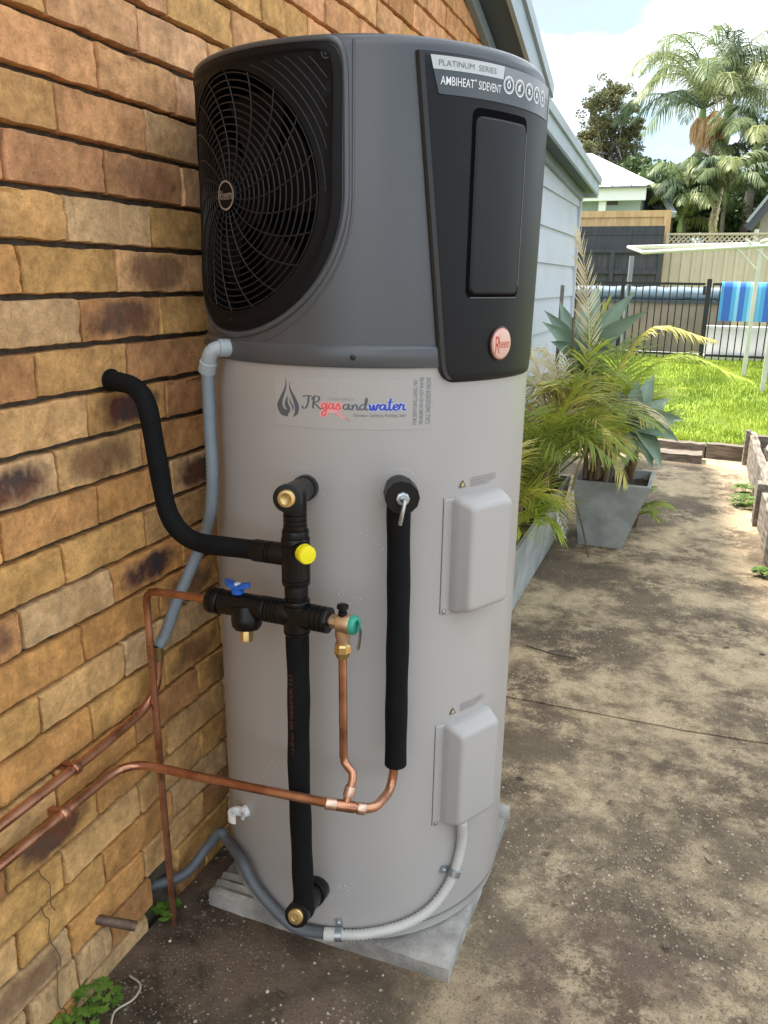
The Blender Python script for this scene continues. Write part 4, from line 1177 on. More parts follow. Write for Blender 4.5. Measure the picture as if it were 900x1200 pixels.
for yy in (0.968, 0.18):
    cu_ring(lp_, (0.031, yy, 0.484), (0, 1, 0), 0.0138, 0.016, 'saddle'); b = MB(); b.box((-0.012, yy-0.006, 0.478), (0.024, yy+0.006, 0.490)); b.build('saddle_foot', M_cu, lp_)
dd = (t2-t1).normalized()
cu_ring(lp_, t1-dd*0.012, dd, 0.0118, 0.020, 'tee_collar', M_solder); cu_ring(lp_, t1+dd*0.014, dd, 0.0112, 0.04, 'tee'); cu_ring(lp_, t1+dd*0.046, dd, 0.0118, 0.016, 'tee_collar', M_solder)
dr = empty('copper_drain_pipe', (PXv, RY, 0.55), 'short copper pipe dropping from the brass relief valve to the tee', 'pipe')
te = t1+dd*0.016
cu_pipe(dr, [(PXv, RY, CZ-0.060), (PXv+0.001, RY+0.002, 0.575), tuple(te+V3((0.006, 0.028, 0.055))), tuple(te)], 0.0078, [0.05, 0.03])
cu_ring(dr, te+V3((0.003, 0.012, 0.024)), V3((0.006, 0.028, 0.055)), 0.0108, 0.020, 'drain_collar', M_solder)

# grey corrugated condensate hose
hose = empty('drain_hose', tuple(W(-123, 1.318)), 'pale grey ribbed condensate hose curving from the cover to the wall pipe', 'hose')
ea = V3(W(*cylaz((268, 408), 0.004), -0.004)); ec = V3(cyl((247, 408), 0.036))
ed = V3(cyl((243, 432), 0.036))
pts = fillet([ea, ea.lerp(ec, 0.98), ed], 0.03, 10)
b = MB(); b.tube(resample(pts, 0.006), 0.0145, 18); b.build('elbow', M_pvc, hose, smooth=60)
d0 = (ec-ea).normalized()
b = MB(); b.lathe(ea-d0*0.0, d0, [(0, 0.0172), (0.026, 0.0172), (0.027, 0.0145)], 20); b.build('elbow_socket', M_pvc, hose, smooth=38)
d1 = (ed-ec).normalized()
b = MB(); b.lathe(ed-d1*0.016, d1, [(0, 0.0150), (0.001, 0.0170), (0.022, 0.0170), (0.023, 0.014)], 20); b.build('elbow_socket', M_pvc, hose, smooth=38)
b = MB(); b.lathe(ea-d0*0.002, d0, [(0, 0.0215), (0.004, 0.0215), (0.0045, 0.017)], 22); b.build('grommet', M_poly, hose, smooth=38)
path_h = crom([ed, cyl((246, 500), 0.035), cyl((249, 560), 0.035), V3((0.143, 1.325, 0.975)), V3((0.100, 1.335, 0.885)), on((208, 703), 0, 0.068), on((194, 742), 0, 0.045), V3((0.036, 1.268, 0.692))], 16)
path_h = resample(path_h, 0.0042)
b = MB(); b.tube(path_h, [0.0132 if i % 2 else 0.0112 for i in range(len(path_h))], 12); b.build('ribbed_hose', M_hose, hose, smooth=80)
b = MB(); b.lathe((0.0355, 1.268, 0.694), (0, 0, -1), [(0, 0.0118), (0.012, 0.0118), (0.013, 0.0135), (0.020, 0.0135), (0.021, 0.0115), (0.034, 0.0115)], 14); b.build('hose_tail', mat('tail_brass', (0.30, 0.22, 0.10), 0.35, 0.85), hose, smooth=30)

# electrical conduit round the foot of the tank
cond = empty('cable_conduit', tuple(W(-60, 0.06)), 'white corrugated conduit from the lower cover joining grey conduit at the paver', 'conduit')
cpx = [(541.5, 962), (541, 985), (536, 1010), (525, 1038), (503, 1066), (470, 1085), (425, 1095), (388, 1095)]
cp = [V3(cyl(p, 0.0135)) for p in cpx]
cp[0] = V3(cyl(cpx[0], 0.022))
for p in cp: p.z = max(p.z, TB+0.020)
path_c = resample(crom(cp, 12), 0.0043)
b = MB(); b.tube(path_c, [0.0122 if i % 2 else 0.0096 for i in range(len(path_c))], 12); b.build('corrugated_tube', M_wcond, cond, smooth=80)
e0, e1 = path_c[-1], path_c[-6]
b = MB(); b.lathe(e1, e0-e1, [(0, 0.0128), (0.001, 0.0142), (0.036, 0.0142), (0.037, 0.011)], 18); b.build('coupling', M_wcond, cond, smooth=38)
gp = [e0+(e1-e0)*0.2, V3(cyl((352, 1089), 0.016)), V3(cyl((330, 1074), 0.018)), V3(cyl((300, 1040), 0.022)), V3(cyl((284, 1010), 0.026)), V3((0.115, 1.375, 0.150)), V3((0.090, 1.385, 0.158)), V3((0.058, 1.375, 0.115)), V3((0.022, 1.325, 0.062)), V3((-0.03, 1.262, 0.060))]
for p in gp[:4]: p.z = max(p.z, TB+0.014)
b = MB(); b.tube(resample(crom(gp, 10), 0.008), 0.0120, 14); b.build('grey_conduit', M_dkcond, cond, smooth=70)
for i_ in (0.30, 0.955):
    k = int(len(path_c)*i_); p = path_c[k]; d = (path_c[k+3]-path_c[k-3]).normalized()
    n_ = V3((p.x-TX, p.y-TY, 0)).normalized()
    b = MB(); b.lathe(p-d*0.008, d, [(0, 0.0132), (0.0005, 0.0148), (0.0155, 0.0148), (0.016, 0.0132)], 18)
    side = d.cross(n_).normalized()
    if i_ > 0.5 and side.z < 0: side = -side
    if i_ < 0.5 and side.z > 0.0 and side.dot(V3((-1, -0.3, 0))) < 0: side = -side
    q = p+side*0.014-n_*0.0105
    b.bar(q, q+side*0.018, 0.016, 0.003, up=tuple(n_))
    b.lathe(q+side*0.010, n_, [(0, 0.0045), (0.0045, 0.0045), (0.006, 0.0025)], 8)
    b.build('saddle', M_zinc, cond, smooth=38)
# white clip screwed to the tank
ca, cz_ = cylaz((289, 950), 0.0)
cn = V3(W(ca, cz_, 1))-V3(W(ca, cz_, 0)); ct = V3((-cn.y, cn.x, 0)); cc = V3(W(ca, cz_, 0.0))
b = MB()
b.lathe(cc-cn*0.002, cn, [(0, 0.014), (0.014, 0.012)], 10)
outl = []
for k in range(15):
    a = math.radians(125+290*k/14)
    outl.append((0.0190*math.cos(a), 0.0190*math.sin(a)))
inn = [(0.0118*math.cos(math.radians(125+290*k/14)), 0.0118*math.sin(math.radians(125+290*k/14))) for k in range(15)]
cx3 = cc+cn*0.026
rows = []
for (lst, hh) in ((outl, -0.006), (outl, 0.006), (inn, 0.006), (inn, -0.006), (outl, -0.006)):
    rows.append([cx3+cn*(-x)*1.0+V3((0, 0, 1))*hh*1.6+ct*y for x, y in lst])
b.grid(rows); b.build('pipe_clip', mat('clip_white', (0.78, 0.78, 0.77), 0.4), heater, smooth=38)

# ================================================================== LAWN, KERB, GARDEN BED
def lawn_z(y): return 0.105+0.052*(y-7.45)
M_lawn = mat('lawn_soil', (0.12, 0.20, 0.012), 0.95, var=0.3, vscale=1.6, col2=(0.22, 0.29, 0.025), bump=0.6, bscale=60)
P = []
for j in range(41):
    y = 7.47+(30-7.47)*(j/40)**1.5
    P.append([(x, y, (lawn_z(y) if y < 13 else lawn_z(13))-0.02+0.015*math.sin(x*1.7+y*1.1)) for x in np.linspace(-12, 14, 40)])
b = MB(); b.grid(P); tag(b.build('lawn', M_lawn, smooth=180), kind='structure')
rg = np.random.default_rng(4)
N = 42000
gx = rg.uniform(-0.9, 3.2, N); gy = 7.50+(13.4-7.50)*rg.random(N)**1.25
clump = np.sin(gx*5.3+np.sin(gy*3.1)*1.7)*np.sin(gy*4.1+gx*1.3)
hgt = (0.032+0.03*rg.random(N))*(1+0.35*clump)
hgt = np.where(gy < 7.62, hgt*1.5, hgt)
ang = rg.uniform(0, 2*PI, N); wd = 0.0032+0.0035*rg.random(N)
ln = rg.uniform(0.1, 0.6, N)*hgt; la = rg.uniform(0, 2*PI, N)
gz = 0.105+0.052*(np.minimum(gy, 13)-7.45)-0.022+0.015*np.sin(gx*1.7+gy*1.1)
V = np.zeros((N, 3, 3))
V[:, 0, 0] = gx-np.cos(ang)*wd; V[:, 0, 1] = gy-np.sin(ang)*wd; V[:, 0, 2] = gz
V[:, 1, 0] = gx+np.cos(ang)*wd; V[:, 1, 1] = gy+np.sin(ang)*wd; V[:, 1, 2] = gz
V[:, 2, 0] = gx+np.cos(la)*ln; V[:, 2, 1] = gy+np.sin(la)*ln; V[:, 2, 2] = gz+hgt
me = bpy.data.meshes.new('grass'); me.from_pydata(V.reshape(-1, 3).tolist(), [], np.arange(N*3).reshape(-1, 3).tolist())
M_grass = mat('grass_blade', (0.15, 0.26, 0.014), 0.6, var=0.3, vscale=1.7, col2=(0.36, 0.42, 0.045), trans=0.45)
me.materials.append(M_grass)
go = bpy.data.objects.new('grass', me); link(go); tag(go, 'bright green mown grass covering the lawn behind the path', 'grass', kind='stuff')

M_sleeper = mat('old_timber', (0.13, 0.105, 0.08), 0.92, var=0.45, vscale=7, bump=0.9, bscale=50, vstretch=(6, 0.8, 6), col2=(0.30, 0.255, 0.205))
M_sleeperx = mat('old_timber_x', (0.13, 0.105, 0.08), 0.92, var=0.45, vscale=7, bump=0.9, bscale=50, vstretch=(0.8, 6, 6), col2=(0.27, 0.22, 0.17))
def rough_box(b, a, c, n=10, j=0.006, axis=1, rnd=random):
    # long timber with slightly uneven edges
    x0, y0, z0 = a; x1, y1, z1 = c
    rings = []
    for i in range(n+1):
        t = i/n
        jx, jz = rnd.uniform(-j, j), rnd.uniform(-j, j)
        if axis == 1:
            y = y0+(y1-y0)*t; rings.append([(x0+jx, y, z0), (x1+jx, y, z0), (x1+jx, y, z1+jz), (x0+jx, y, z1+jz)])
        else:
            x = x0+(x1-x0)*t; rings.append([(x, y0+jx, z0), (x, y1+jx, z0), (x, y1+jx, z1+jz), (x, y0+jx, z1+jz)])
    V = [p for r in rings for p in r]
    F = [(i*4+k, i*4+(k+1) % 4, (i+1)*4+(k+1) % 4, (i+1)*4+k) for i in range(n) for k in range(4)]
    F += [(3, 2, 1, 0), (n*4, n*4+1, n*4+2, n*4+3)]
    b.add(V, F); return b
kx = [(-0.6, 0.55), (0.56, 1.18), (1.19, 1.60)]
for i, (xa, xb) in enumerate(kx):
    k = rough_box(MB(), (xa, 7.37, -0.05), (xb, 7.47, 0.10+0.01*i), axis=0).build('edging_sleeper', M_sleeperx)
    tag(k, ['weathered timber edging between path and lawn, behind the square pot', 'weathered timber edging behind the loose block on the path', 'dark weathered timber edging meeting the raised garden bed'][i], 'timber edging', 'timber edging along the lawn')
k = rough_box(MB(), (0.72, 7.08, -0.01), (1.16, 7.28, 0.065), axis=0).build('timber_block', M_sleeperx)
tag(k, 'loose grey timber block lying on the path before the lawn edging', 'timber block')

bed = empty('garden_bed', (1.6, 5.8, 0), 'raised garden bed of weathered timber boards beside the path', 'garden bed')
rs = random.Random(8)
rough_box(MB(), (1.515, 5.35, -0.02), (1.570, 7.40, 0.245), 12, 0.008, 1, rs).build('side_board', M_sleeper, bed)
rough_box(MB(), (1.500, 4.10, -0.02), (1.560, 5.33, 0.215), 10, 0.010, 1, rs).build('side_board', M_sleeper, bed)
rough_box(MB(), (1.47, 5.28, -0.02), (1.513, 5.40, 0.27), 3, 0.003, 1, rs).build('stake', M_sleeper, bed)
rough_box(MB(), (1.48, 7.20, -0.02), (1.513, 7.30, 0.28), 3, 0.003, 1, rs).build('stake', M_sleeper, bed)
rough_box(MB(), (1.575, 7.30, -0.02), (4.4, 7.39, 0.23), 14, 0.008, 0, rs).build('end_board', M_sleeperx, bed)
rough_box(MB(), (1.562, 4.10, -0.02), (4.4, 4.18, 0.21), 14, 0.008, 0, rs).build('end_board', M_sleeperx, bed)
P = [[(x, y, 0.13+0.03*math.sin(x*6+y*3)+rs.uniform(-0.015, 0.015)) for x in np.linspace(1.55, 4.4, 24)] for y in np.linspace(4.15, 7.35, 30)]
b = MB(); b.grid(P); b.build('bed_soil', mat('bed_soil', (0.055, 0.042, 0.03), 0.95, var=0.5, vscale=14, bump=0.9, bscale=60), bed)
def stone(name, c, r, sq, mt, seed, parent=None):
    rr = random.Random(seed); b = MB(); ph = [rr.uniform(0, 6.3) for _ in range(6)]
    P = []
    for i in range(9):
        th = PI*i/8
        P.append([(c[0]+r*(1+0.22*math.sin(2*a+ph[0])+0.12*math.sin(3*a+th*2+ph[1]))*math.sin(th)*math.cos(a),
                   c[1]+r*(1+0.22*math.sin(2*a+ph[0])+0.12*math.sin(3*a+th*2+ph[1]))*math.sin(th)*math.sin(a),
                   c[2]+r*sq*math.cos(th)*(1+0.1*math.sin(2*a+ph[2]))) for a in [2*PI*k/14 for k in range(15)]])
    b.grid(P); return b.build(name, mt, parent, smooth=45)
M_rock = mat('bed_rock', (0.34, 0.33, 0.31), 0.9, var=0.4, vscale=9, bump=0.8, bscale=60)
for i, (x, y, r, lb) in enumerate(((1.74, 7.08, 0.13, 'pale rounded rock lying on the garden bed soil near the lawn'), (1.69, 6.45, 0.085, 'small grey rock on the garden bed behind the side board'), (1.78, 5.95, 0.10, 'grey rock half sunk in the middle of the garden bed'))):
    s_ = stone('rock', (x, y, 0.15+r*0.3), r, 0.6, M_rock, i); tag(s_, lb, 'rock', 'rocks in the garden bed')

# ================================================================== PLANTS
def leaf_blade(b, base, d, up, L_, w, droop=0.25, seg=3, fold=0.0):
    d = V3(d).normalized(); side = d.cross(V3(up))
    if side.length < 1e-4: side = d.cross(V3((1, 0, 0)))
    side.normalize(); p = V3(base); V = []; F = []
    cur = d.copy()
    prof = {3: (0.55, 1.0, 0.75, 0.0), 4: (0.5, 0.95, 1.0, 0.65, 0.0), 6: (0.55, 0.85, 1.0, 0.97, 0.78, 0.42, 0.0), 8: (0.50, 0.72, 0.90, 1.0, 0.98, 0.86, 0.62, 0.30, 0.0)}[seg]
    n_ = side.cross(cur).normalized()
    for i in range(seg+1):
        ww = w*prof[i]
        n_ = side.cross(cur).normalized()
        if i == seg: V.append(p.copy())
        elif fold: V += [p+side*ww*c_+n_*ww*fold*c_*c_ for c_ in (-1, -0.55, 0, 0.55, 1)]
        else: V += [p-side*ww, p+side*ww]
        p = p+cur*(L_/seg)
        cur = (cur+V3((0, 0, -1))*droop/seg*1.6).normalized()
    k = 5 if fold else 2
    for i in range(seg-1):
        for c in range(k-1): F.append((i*k+c, i*k+c+1, (i+1)*k+c+1, (i+1)*k+c))
    base_i = (seg-1)*k
    for c in range(k-1): F.append((base_i+c, base_i+c+1, seg*k))
    b.add(V, F)
def frond(b, pts, npair, L_, w, rnd, sweep=0.75, lift=0.35, droop=0.5, t0=0.22, rr=0.006, tipk=0.45):
    pts = resample(crom(pts, 8), 0.03) if len(pts) < 12 else pts
    n = len(pts)
    b.tube(pts, [rr*(1-0.75*i/(n-1)) for i in range(n)], 5)
    up = V3((0, 0, 1))
    for i in range(npair):
        t = t0+(1-t0)*i/(npair-1)
        f = t*(n-1); k = min(int(f), n-2); p = pts[k].lerp(pts[k+1], f-k)
        tg = (pts[min(k+2, n-1)]-pts[max(k-1, 0)]).normalized()
        sd = tg.cross(up)
        if sd.length < 0.05: sd = tg.cross(V3((0.3, 1, 0)))
        sd.normalize(); un = sd.cross(tg)
        tt = (t-t0)/(1-t0)
        l = L_*(0.55+0.9*tt*(1-tt)*2.0)*(1-(1-tipk)*max(0, tt-0.75)*4)*rnd.uniform(0.82, 1.12)
        for s_ in (-1, 1):
            if rnd.random() < 0.05: continue
            d = sd*s_*rnd.uniform(0.8, 1.05)+tg*(sweep+0.6*tt+rnd.uniform(-0.12, 0.12))+un*(lift+rnd.uniform(-0.15, 0.15))
            leaf_blade(b, p, d, un+sd*s_*0.5, l, w*rnd.uniform(0.8, 1.15), droop*rnd.uniform(0.6, 1.4), 3)

LEAF = {'green': mat('palm_green', (0.13, 0.22, 0.03), 0.45, var=0.35, vscale=6, col2=(0.30, 0.38, 0.06), trans=0.35),
        'lime': mat('palm_lime', (0.25, 0.37, 0.03), 0.45, var=0.3, vscale=6, col2=(0.52, 0.60, 0.09), trans=0.4),
        'yellow': mat('palm_yellow', (0.55, 0.49, 0.07), 0.45, var=0.25, vscale=6, col2=(0.75, 0.68, 0.24), trans=0.35),
        'tan': mat('palm_dry', (0.55, 0.45, 0.25), 0.75, var=0.25, vscale=8, col2=(0.74, 0.66, 0.44), trans=0.15),
        'brown': mat('palm_brown', (0.16, 0.10, 0.05), 0.8, var=0.35, vscale=8, trans=0.1),
        'grey': mat('palm_dead', (0.48, 0.44, 0.40), 0.8, var=0.25, vscale=10, trans=0.1)}
M_stem = mat('palm_stem', (0.17, 0.115, 0.06), 0.8, var=0.4, vscale=20, bump=0.6, bscale=60, vstretch=(1, 1, 0.3))
M_pot = mat('pot_render', (0.29, 0.315, 0.30), 0.8, var=0.28, vscale=7, bump=0.35, bscale=50, col2=(0.40, 0.425, 0.41), detail=10)
M_soil2 = mat('potting_mix', (0.045, 0.034, 0.025), 0.95, var=0.5, vscale=25, bump=0.9, bscale=80)

def hollow_pot(root, x0, x1, y0, y1, bx0, bx1, by0, by1, h, th=0.02, soil=0.06):
    b = MB()
    def rect(a0, a1, c0, c1, z): return [(a0, c0, z), (a1, c0, z), (a1, c1, z), (a0, c1, z)]
    k = soil/h
    L_ = [rect(bx0, bx1, by0, by1, 0.0), rect(bx0*0.97+x0*0.03, bx1*0.97+x1*0.03, by0*0.97+y0*0.03, by1*0.97+y1*0.03, 0.012), rect(x0+0.001, x1-0.001, y0+0.001, y1-0.001, h-0.006), rect(x0+0.004, x1-0.004, y0+0.004, y1-0.004, h),
          rect(x0+th, x1-th, y0+th, y1-th, h), rect(x0+th+0.006, x1-th-0.006, y0+th+0.006, y1-th-0.006, h-soil-0.03)]
    V = [p for l in L_ for p in l]; F = [(i*4+q, i*4+(q+1) % 4, (i+1)*4+(q+1) % 4, (i+1)*4+q) for i in range(len(L_)-1) for q in range(4)]
    F.append((3, 2, 1, 0)); b.add(V, F)
    b.build('pot_wall', M_pot, root)
    b = MB(); rr = random.Random(2)
    P = [[(x, y, h-soil+rr.uniform(-0.012, 0.012)) for x in np.linspace(x0+th+0.004, x1-th-0.004, 10)] for y in np.linspace(y0+th+0.004, y1-th-0.004, 14)]
    b.grid(P); b.build('soil', M_soil2, root)
pot = empty('square_planter', (0.66, 4.58, 0), 'square tapered pale grey planter standing on the path with palms', 'planter')
hollow_pot(pot, 0.470, 0.880, 4.345, 4.755, 0.512, 0.752, 4.475, 4.700, 0.405, soil=0.05)
tro = empty('trough_planter', (0.30, 3.9, 0), 'long pale grey trough planter along the wall behind the heater', 'planter')
hollow_pot(tro, 0.135, 0.418, 3.02, 4.66, 0.165, 0.375, 3.10, 4.58, 0.352, th=0.022, soil=0.055)

rp = random.Random(21)
def px3(px, y): return V3(on(px, 1, y))
def frond_part(root, name, pts, col, npair, L_, w, **kw):
    b = MB(); frond(b, pts, int(npair*1.25), L_*1.1, min(w, 0.0095)*0.66, rp, **kw); return b.build(name, LEAF[col], root)
def clump(root, base, n, len_r, tilt_r, cols, L_=0.17, w=0.0085, npair=24, az_r=(0, 360), stems=3, hstem=0.25):
    base = V3(base)
    for i in range(stems):
        a = rp.uniform(0, 6.28); q = base+V3((0.05*math.cos(a), 0.05*math.sin(a), 0))
        b = MB(); top = q+V3((0.06*math.cos(a), 0.06*math.sin(a), hstem*rp.uniform(0.7, 1.2)))
        b.tube([q-V3((0, 0, 0.05)), q.lerp(top, 0.5)+V3((0.01, 0.0, 0)), top], [0.022, 0.017, 0.012], 8); b.build('stem', M_stem, root, smooth=60)
    for i in range(n):
        a = math.radians(rp.uniform(*az_r)); tilt = math.radians(rp.uniform(*tilt_r)); l = rp.uniform(*len_r)
        h0 = hstem*rp.uniform(0.1, 0.9)
        dh = V3((math.cos(a), math.sin(a), 0)); p0 = base+dh*0.03+V3((0, 0, h0*0.6))
        d0 = dh*math.sin(tilt)+V3((0, 0, math.cos(tilt)))
        p1 = p0+d0*l*0.45; p2 = p1+(d0*0.75+dh*0.35+V3((0, 0, -0.12))).normalized()*l*0.33; p3 = p2+(d0*0.3+dh*0.8+V3((0, 0, -0.55))).normalized()*l*0.28
        col = rp.choices(list(cols), weights=list(cols.values()))[0]
        frond_part(root, 'frond', [p0, p1, p2, p3], col, npair, L_*rp.uniform(0.8, 1.2), w, t0=0.30, droop=rp.uniform(0.3, 0.8))

pt = empty('potted_palm', (0.63, 4.55, 0.35), 'yellow green palm clump with long arching fronds in the square planter', 'palm')
clump(pt, (0.60, 4.52, 0.35), 13, (0.45, 0.75), (5, 48), {'lime': 6, 'yellow': 3, 'green': 4, 'brown': 0.4}, 0.24, 0.0058, 30, (40, 235), 4, 0.30)
clump(pt, (0.66, 4.62, 0.35), 6, (0.5, 0.85), (8, 40), {'lime': 4, 'yellow': 2, 'green': 4}, 0.24, 0.0058, 30, (60, 220), 3, 0.34)
# fronds that the photo shows one by one
frond_part(pt, 'frond', [px3((700, 545), 4.60), px3((692, 440), 4.75), px3((689, 350), 4.85), px3((680, 276), 4.9)], 'tan', 26, 0.155, 0.0085, t0=0.42, sweep=1.1, lift=-0.05, droop=0.05, tipk=0.8)
frond_part(pt, 'frond', [px3((702, 540), 4.60), px3((716, 455), 4.62), px3((762, 385), 4.60), px3((836, 398), 4.55)], 'yellow', 28, 0.15, 0.0075, t0=0.35, lift=-0.15, droop=0.9)
frond_part(pt, 'frond', [px3((704, 545), 4.60), px3((722, 470), 4.7), px3((790, 418), 4.7), px3((878, 446), 4.65)], 'lime', 34, 0.17, 0.0075, t0=0.32, lift=0.10, droop=0.5)
frond_part(pt, 'frond', [px3((700, 548), 4.45), px3((700, 500), 4.4), px3((735, 477), 4.35), px3((764, 497), 4.3)], 'yellow', 20, 0.13, 0.008, t0=0.3, lift=-0.1, droop=0.9)
frond_part(pt, 'frond', [px3((694, 552), 4.42), px3((700, 515), 4.36), px3((722, 530), 4.30), px3((735, 568), 4.27)], 'yellow', 18, 0.15, 0.008, t0=0.25, lift=-0.1, droop=0.8)
frond_part(pt, 'frond', [px3((694, 540), 4.5), px3((688, 460), 4.5), px3((692, 400), 4.5), px3((716, 350), 4.5)], 'lime', 22, 0.17, 0.010, t0=0.3, droop=0.4)
frond_part(pt, 'frond', [px3((690, 545), 4.45), px3((672, 490), 4.4), px3((650, 455), 4.38), px3((630, 452), 4.36)], 'yellow', 22, 0.16, 0.009, t0=0.25, droop=0.8)
frond_part(pt, 'frond', [px3((690, 545), 4.45), px3((668, 505), 4.38), px3((655, 500), 4.34), px3((652, 528), 4.32)], 'lime', 18, 0.16, 0.011, t0=0.15, droop=0.9)
frond_part(pt, 'frond', [px3((690, 550), 4.42), px3((692, 520), 4.36), px3((678, 545), 4.33), px3((669, 575), 4.31)], 'tan', 14, 0.09, 0.006, t0=0.3, droop=0.9)
for (p0_, p1_, c_) in (((700, 552), (697, 505), 0.018), ((692, 555), (694, 515), 0.014), ((686, 552), (684, 500), 0.012)):
    b = MB(); q0, q1 = px3(p0_, 4.44), px3(p1_, 4.46); b.tube([q0-V3((0, 0, 0.04)), q0.lerp(q1, 0.5)+V3((0.012, 0, 0)), q1], [c_*1.2, c_, c_*0.8], 8); b.build('stem', M_stem, pt, smooth=60)
# a dead leaf stalk leaning down to the path
b = MB(); b.tube(crom([px3((675, 590), 4.32), px3((683, 620), 4.30), px3((688, 645), 4.28), (0.60, 4.25, 0.006)], 6), 0.0045, 6); b.build('dead_stalk', LEAF['brown'], pt)

tp = empty('trough_palm', (0.28, 3.7, 0.30), 'mixed green and yellow palm thicket filling the long trough', 'palm')
for (yy, n_, zl) in ((3.35, 2, (0.30, 0.4)), (3.75, 9, (0.5, 0.8)), (4.10, 9, (0.5, 0.85)), (4.42, 9, (0.5, 0.9))):
    clump(tp, (0.28, yy, 0.29), n_+3, zl, (5, 46), {'lime': 5, 'yellow': 3, 'green': 4, 'tan': 0.7, 'brown': 0.8}, 0.23, 0.0058, 28, (-60, 130), 3, 0.28)
frond_part(tp, 'frond', [px3((628, 600), 3.75), px3((622, 545), 3.65), px3((632, 520), 3.6), px3((655, 532), 3.55)], 'green', 16, 0.16, 0.010, t0=0.3, droop=0.9)
frond_part(tp, 'frond', [px3((618, 612), 3.55), px3((622, 575), 3.48), px3((632, 580), 3.44), px3((634, 612), 3.41)], 'lime', 16, 0.13, 0.0085, t0=0.2, droop=0.9)
frond_part(tp, 'frond', [px3((640, 590), 3.75), px3((648, 585), 3.62), px3((655, 605), 3.58), px3((662, 628), 3.56)], 'grey', 9, 0.06, 0.006, t0=0.3, droop=0.6)
frond_part(tp, 'frond', [px3((642, 570), 4.3), px3((640, 480), 4.35), px3((628, 420), 4.4), px3((618, 402), 4.4)], 'tan', 24, 0.17, 0.009, t0=0.35, droop=0.7)
frond_part(tp, 'frond', [px3((655, 560), 4.4), px3((655, 470), 4.45), px3((648, 420), 4.5), px3((630, 410), 4.5)], 'tan', 24, 0.17, 0.009, t0=0.35, droop=0.7)
b = MB(); b.tube([px3((671, 470), 4.7), px3((671.5, 372), 4.7)], 0.006, 6); b.build('stem', LEAF['brown'], tp)

# agaves: broad grey-green leaves
M_agave = mat('agave', (0.17, 0.27, 0.20), 0.42, var=0.2, vscale=5, col2=(0.28, 0.38, 0.28), trans=0.08)
def agave_leaf(root, base, tip, w, bend=0.22):
    base, tip = V3(base), V3(tip); d = tip-base; L_ = d.length
    b = MB(); leaf_blade(b, base, d.normalized()+V3((0, 0, bend)), (0.25, -0.75, 0.6), L_*1.02, w, bend*2.2, 8, fold=0.55); return b.build('leaf', M_agave, root, smooth=60)
def stalk(root, a, c, r):
    b = MB(); b.tube(crom([a, V3(a).lerp(V3(c), 0.5)+V3((0.02, 0, 0)), c], 5), r, 8); b.build('stem', M_stem, root, smooth=60)
ag1 = empty('agave', (0.22, 4.52, 0.30), 'tall broad leaved agave against the white weatherboards behind the palms', 'agave')
c1 = px3((676, 432), 5.02); stalk(ag1, (0.22, 4.55, 0.28), c1, 0.028)
for (t, yy, w) in (((641, 371), 4.85, 0.042), ((644, 360), 5.0, 0.042), ((660, 352), 5.15, 0.045), ((648, 392), 4.75, 0.04), ((737, 337), 5.1, 0.050), ((752, 354), 4.9, 0.048), ((700, 330), 5.3, 0.05),
                   ((718, 400), 4.7, 0.042), ((668, 420), 4.6, 0.04), ((722, 430), 4.75, 0.042), ((700, 450), 4.6, 0.045), ((690, 345), 5.2, 0.05), ((712, 465), 4.62, 0.045)):
    agave_leaf(ag1, c1+V3((rp.uniform(-0.02, 0.02), 0, rp.uniform(-0.03, 0.02))), px3(t, yy), w*1.2)
ag2 = empty('agave', (0.72, 4.66, 0.35), 'low blue green agave rosette leaning over the path from the square planter', 'agave')
c2 = px3((742, 500), 4.46); stalk(ag2, (0.74, 4.66, 0.34), c2, 0.024)
for (t, yy, w) in (((727, 456), 4.8, 0.042), ((746, 446), 4.75, 0.040), ((764, 437), 4.85, 0.040), ((780, 463), 4.8, 0.040), ((799, 484), 4.65, 0.046), ((797, 510), 4.55, 0.042), ((777, 545), 4.5, 0.036),
                   ((726, 470), 4.55, 0.042), ((735, 540), 4.5, 0.032), ((754, 470), 4.6, 0.042), ((766, 548), 4.55, 0.032)):
    agave_leaf(ag2, c2+V3((rp.uniform(-0.015, 0.015), 0, rp.uniform(-0.02, 0.02))), px3(t, yy-0.27), w*1.2)
ag3 = empty('fern_clump', (0.86, 4.98, 0.0), 'small bright fern clump on the path beyond the square planter', 'fern')
clump(ag3, (0.74, 5.02, 0.0), 10, (0.22, 0.34), (10, 60), {'lime': 4, 'green': 3}, 0.11, 0.007, 16, (0, 360), 1, 0.1)
# bare stake behind the plants
b = MB(); b.bar(px3((661, 470), 5.35), px3((659.5, 334), 5.35), 0.022, 0.022); stk = b.build('garden_stake', mat('stake_wood', (0.20, 0.19, 0.17), 0.85, var=0.3, vscale=20))
sv = stk.data.vertices
b = MB(); q = px3((659.5, 334), 5.35); b.bar((q.x, q.y, -0.02), q, 0.022, 0.022); bpy.data.objects.remove(stk); stk = b.build('garden_stake', MATS['stake_wood']); tag(stk, 'thin grey wooden stake upright against the white weatherboards', 'stake')

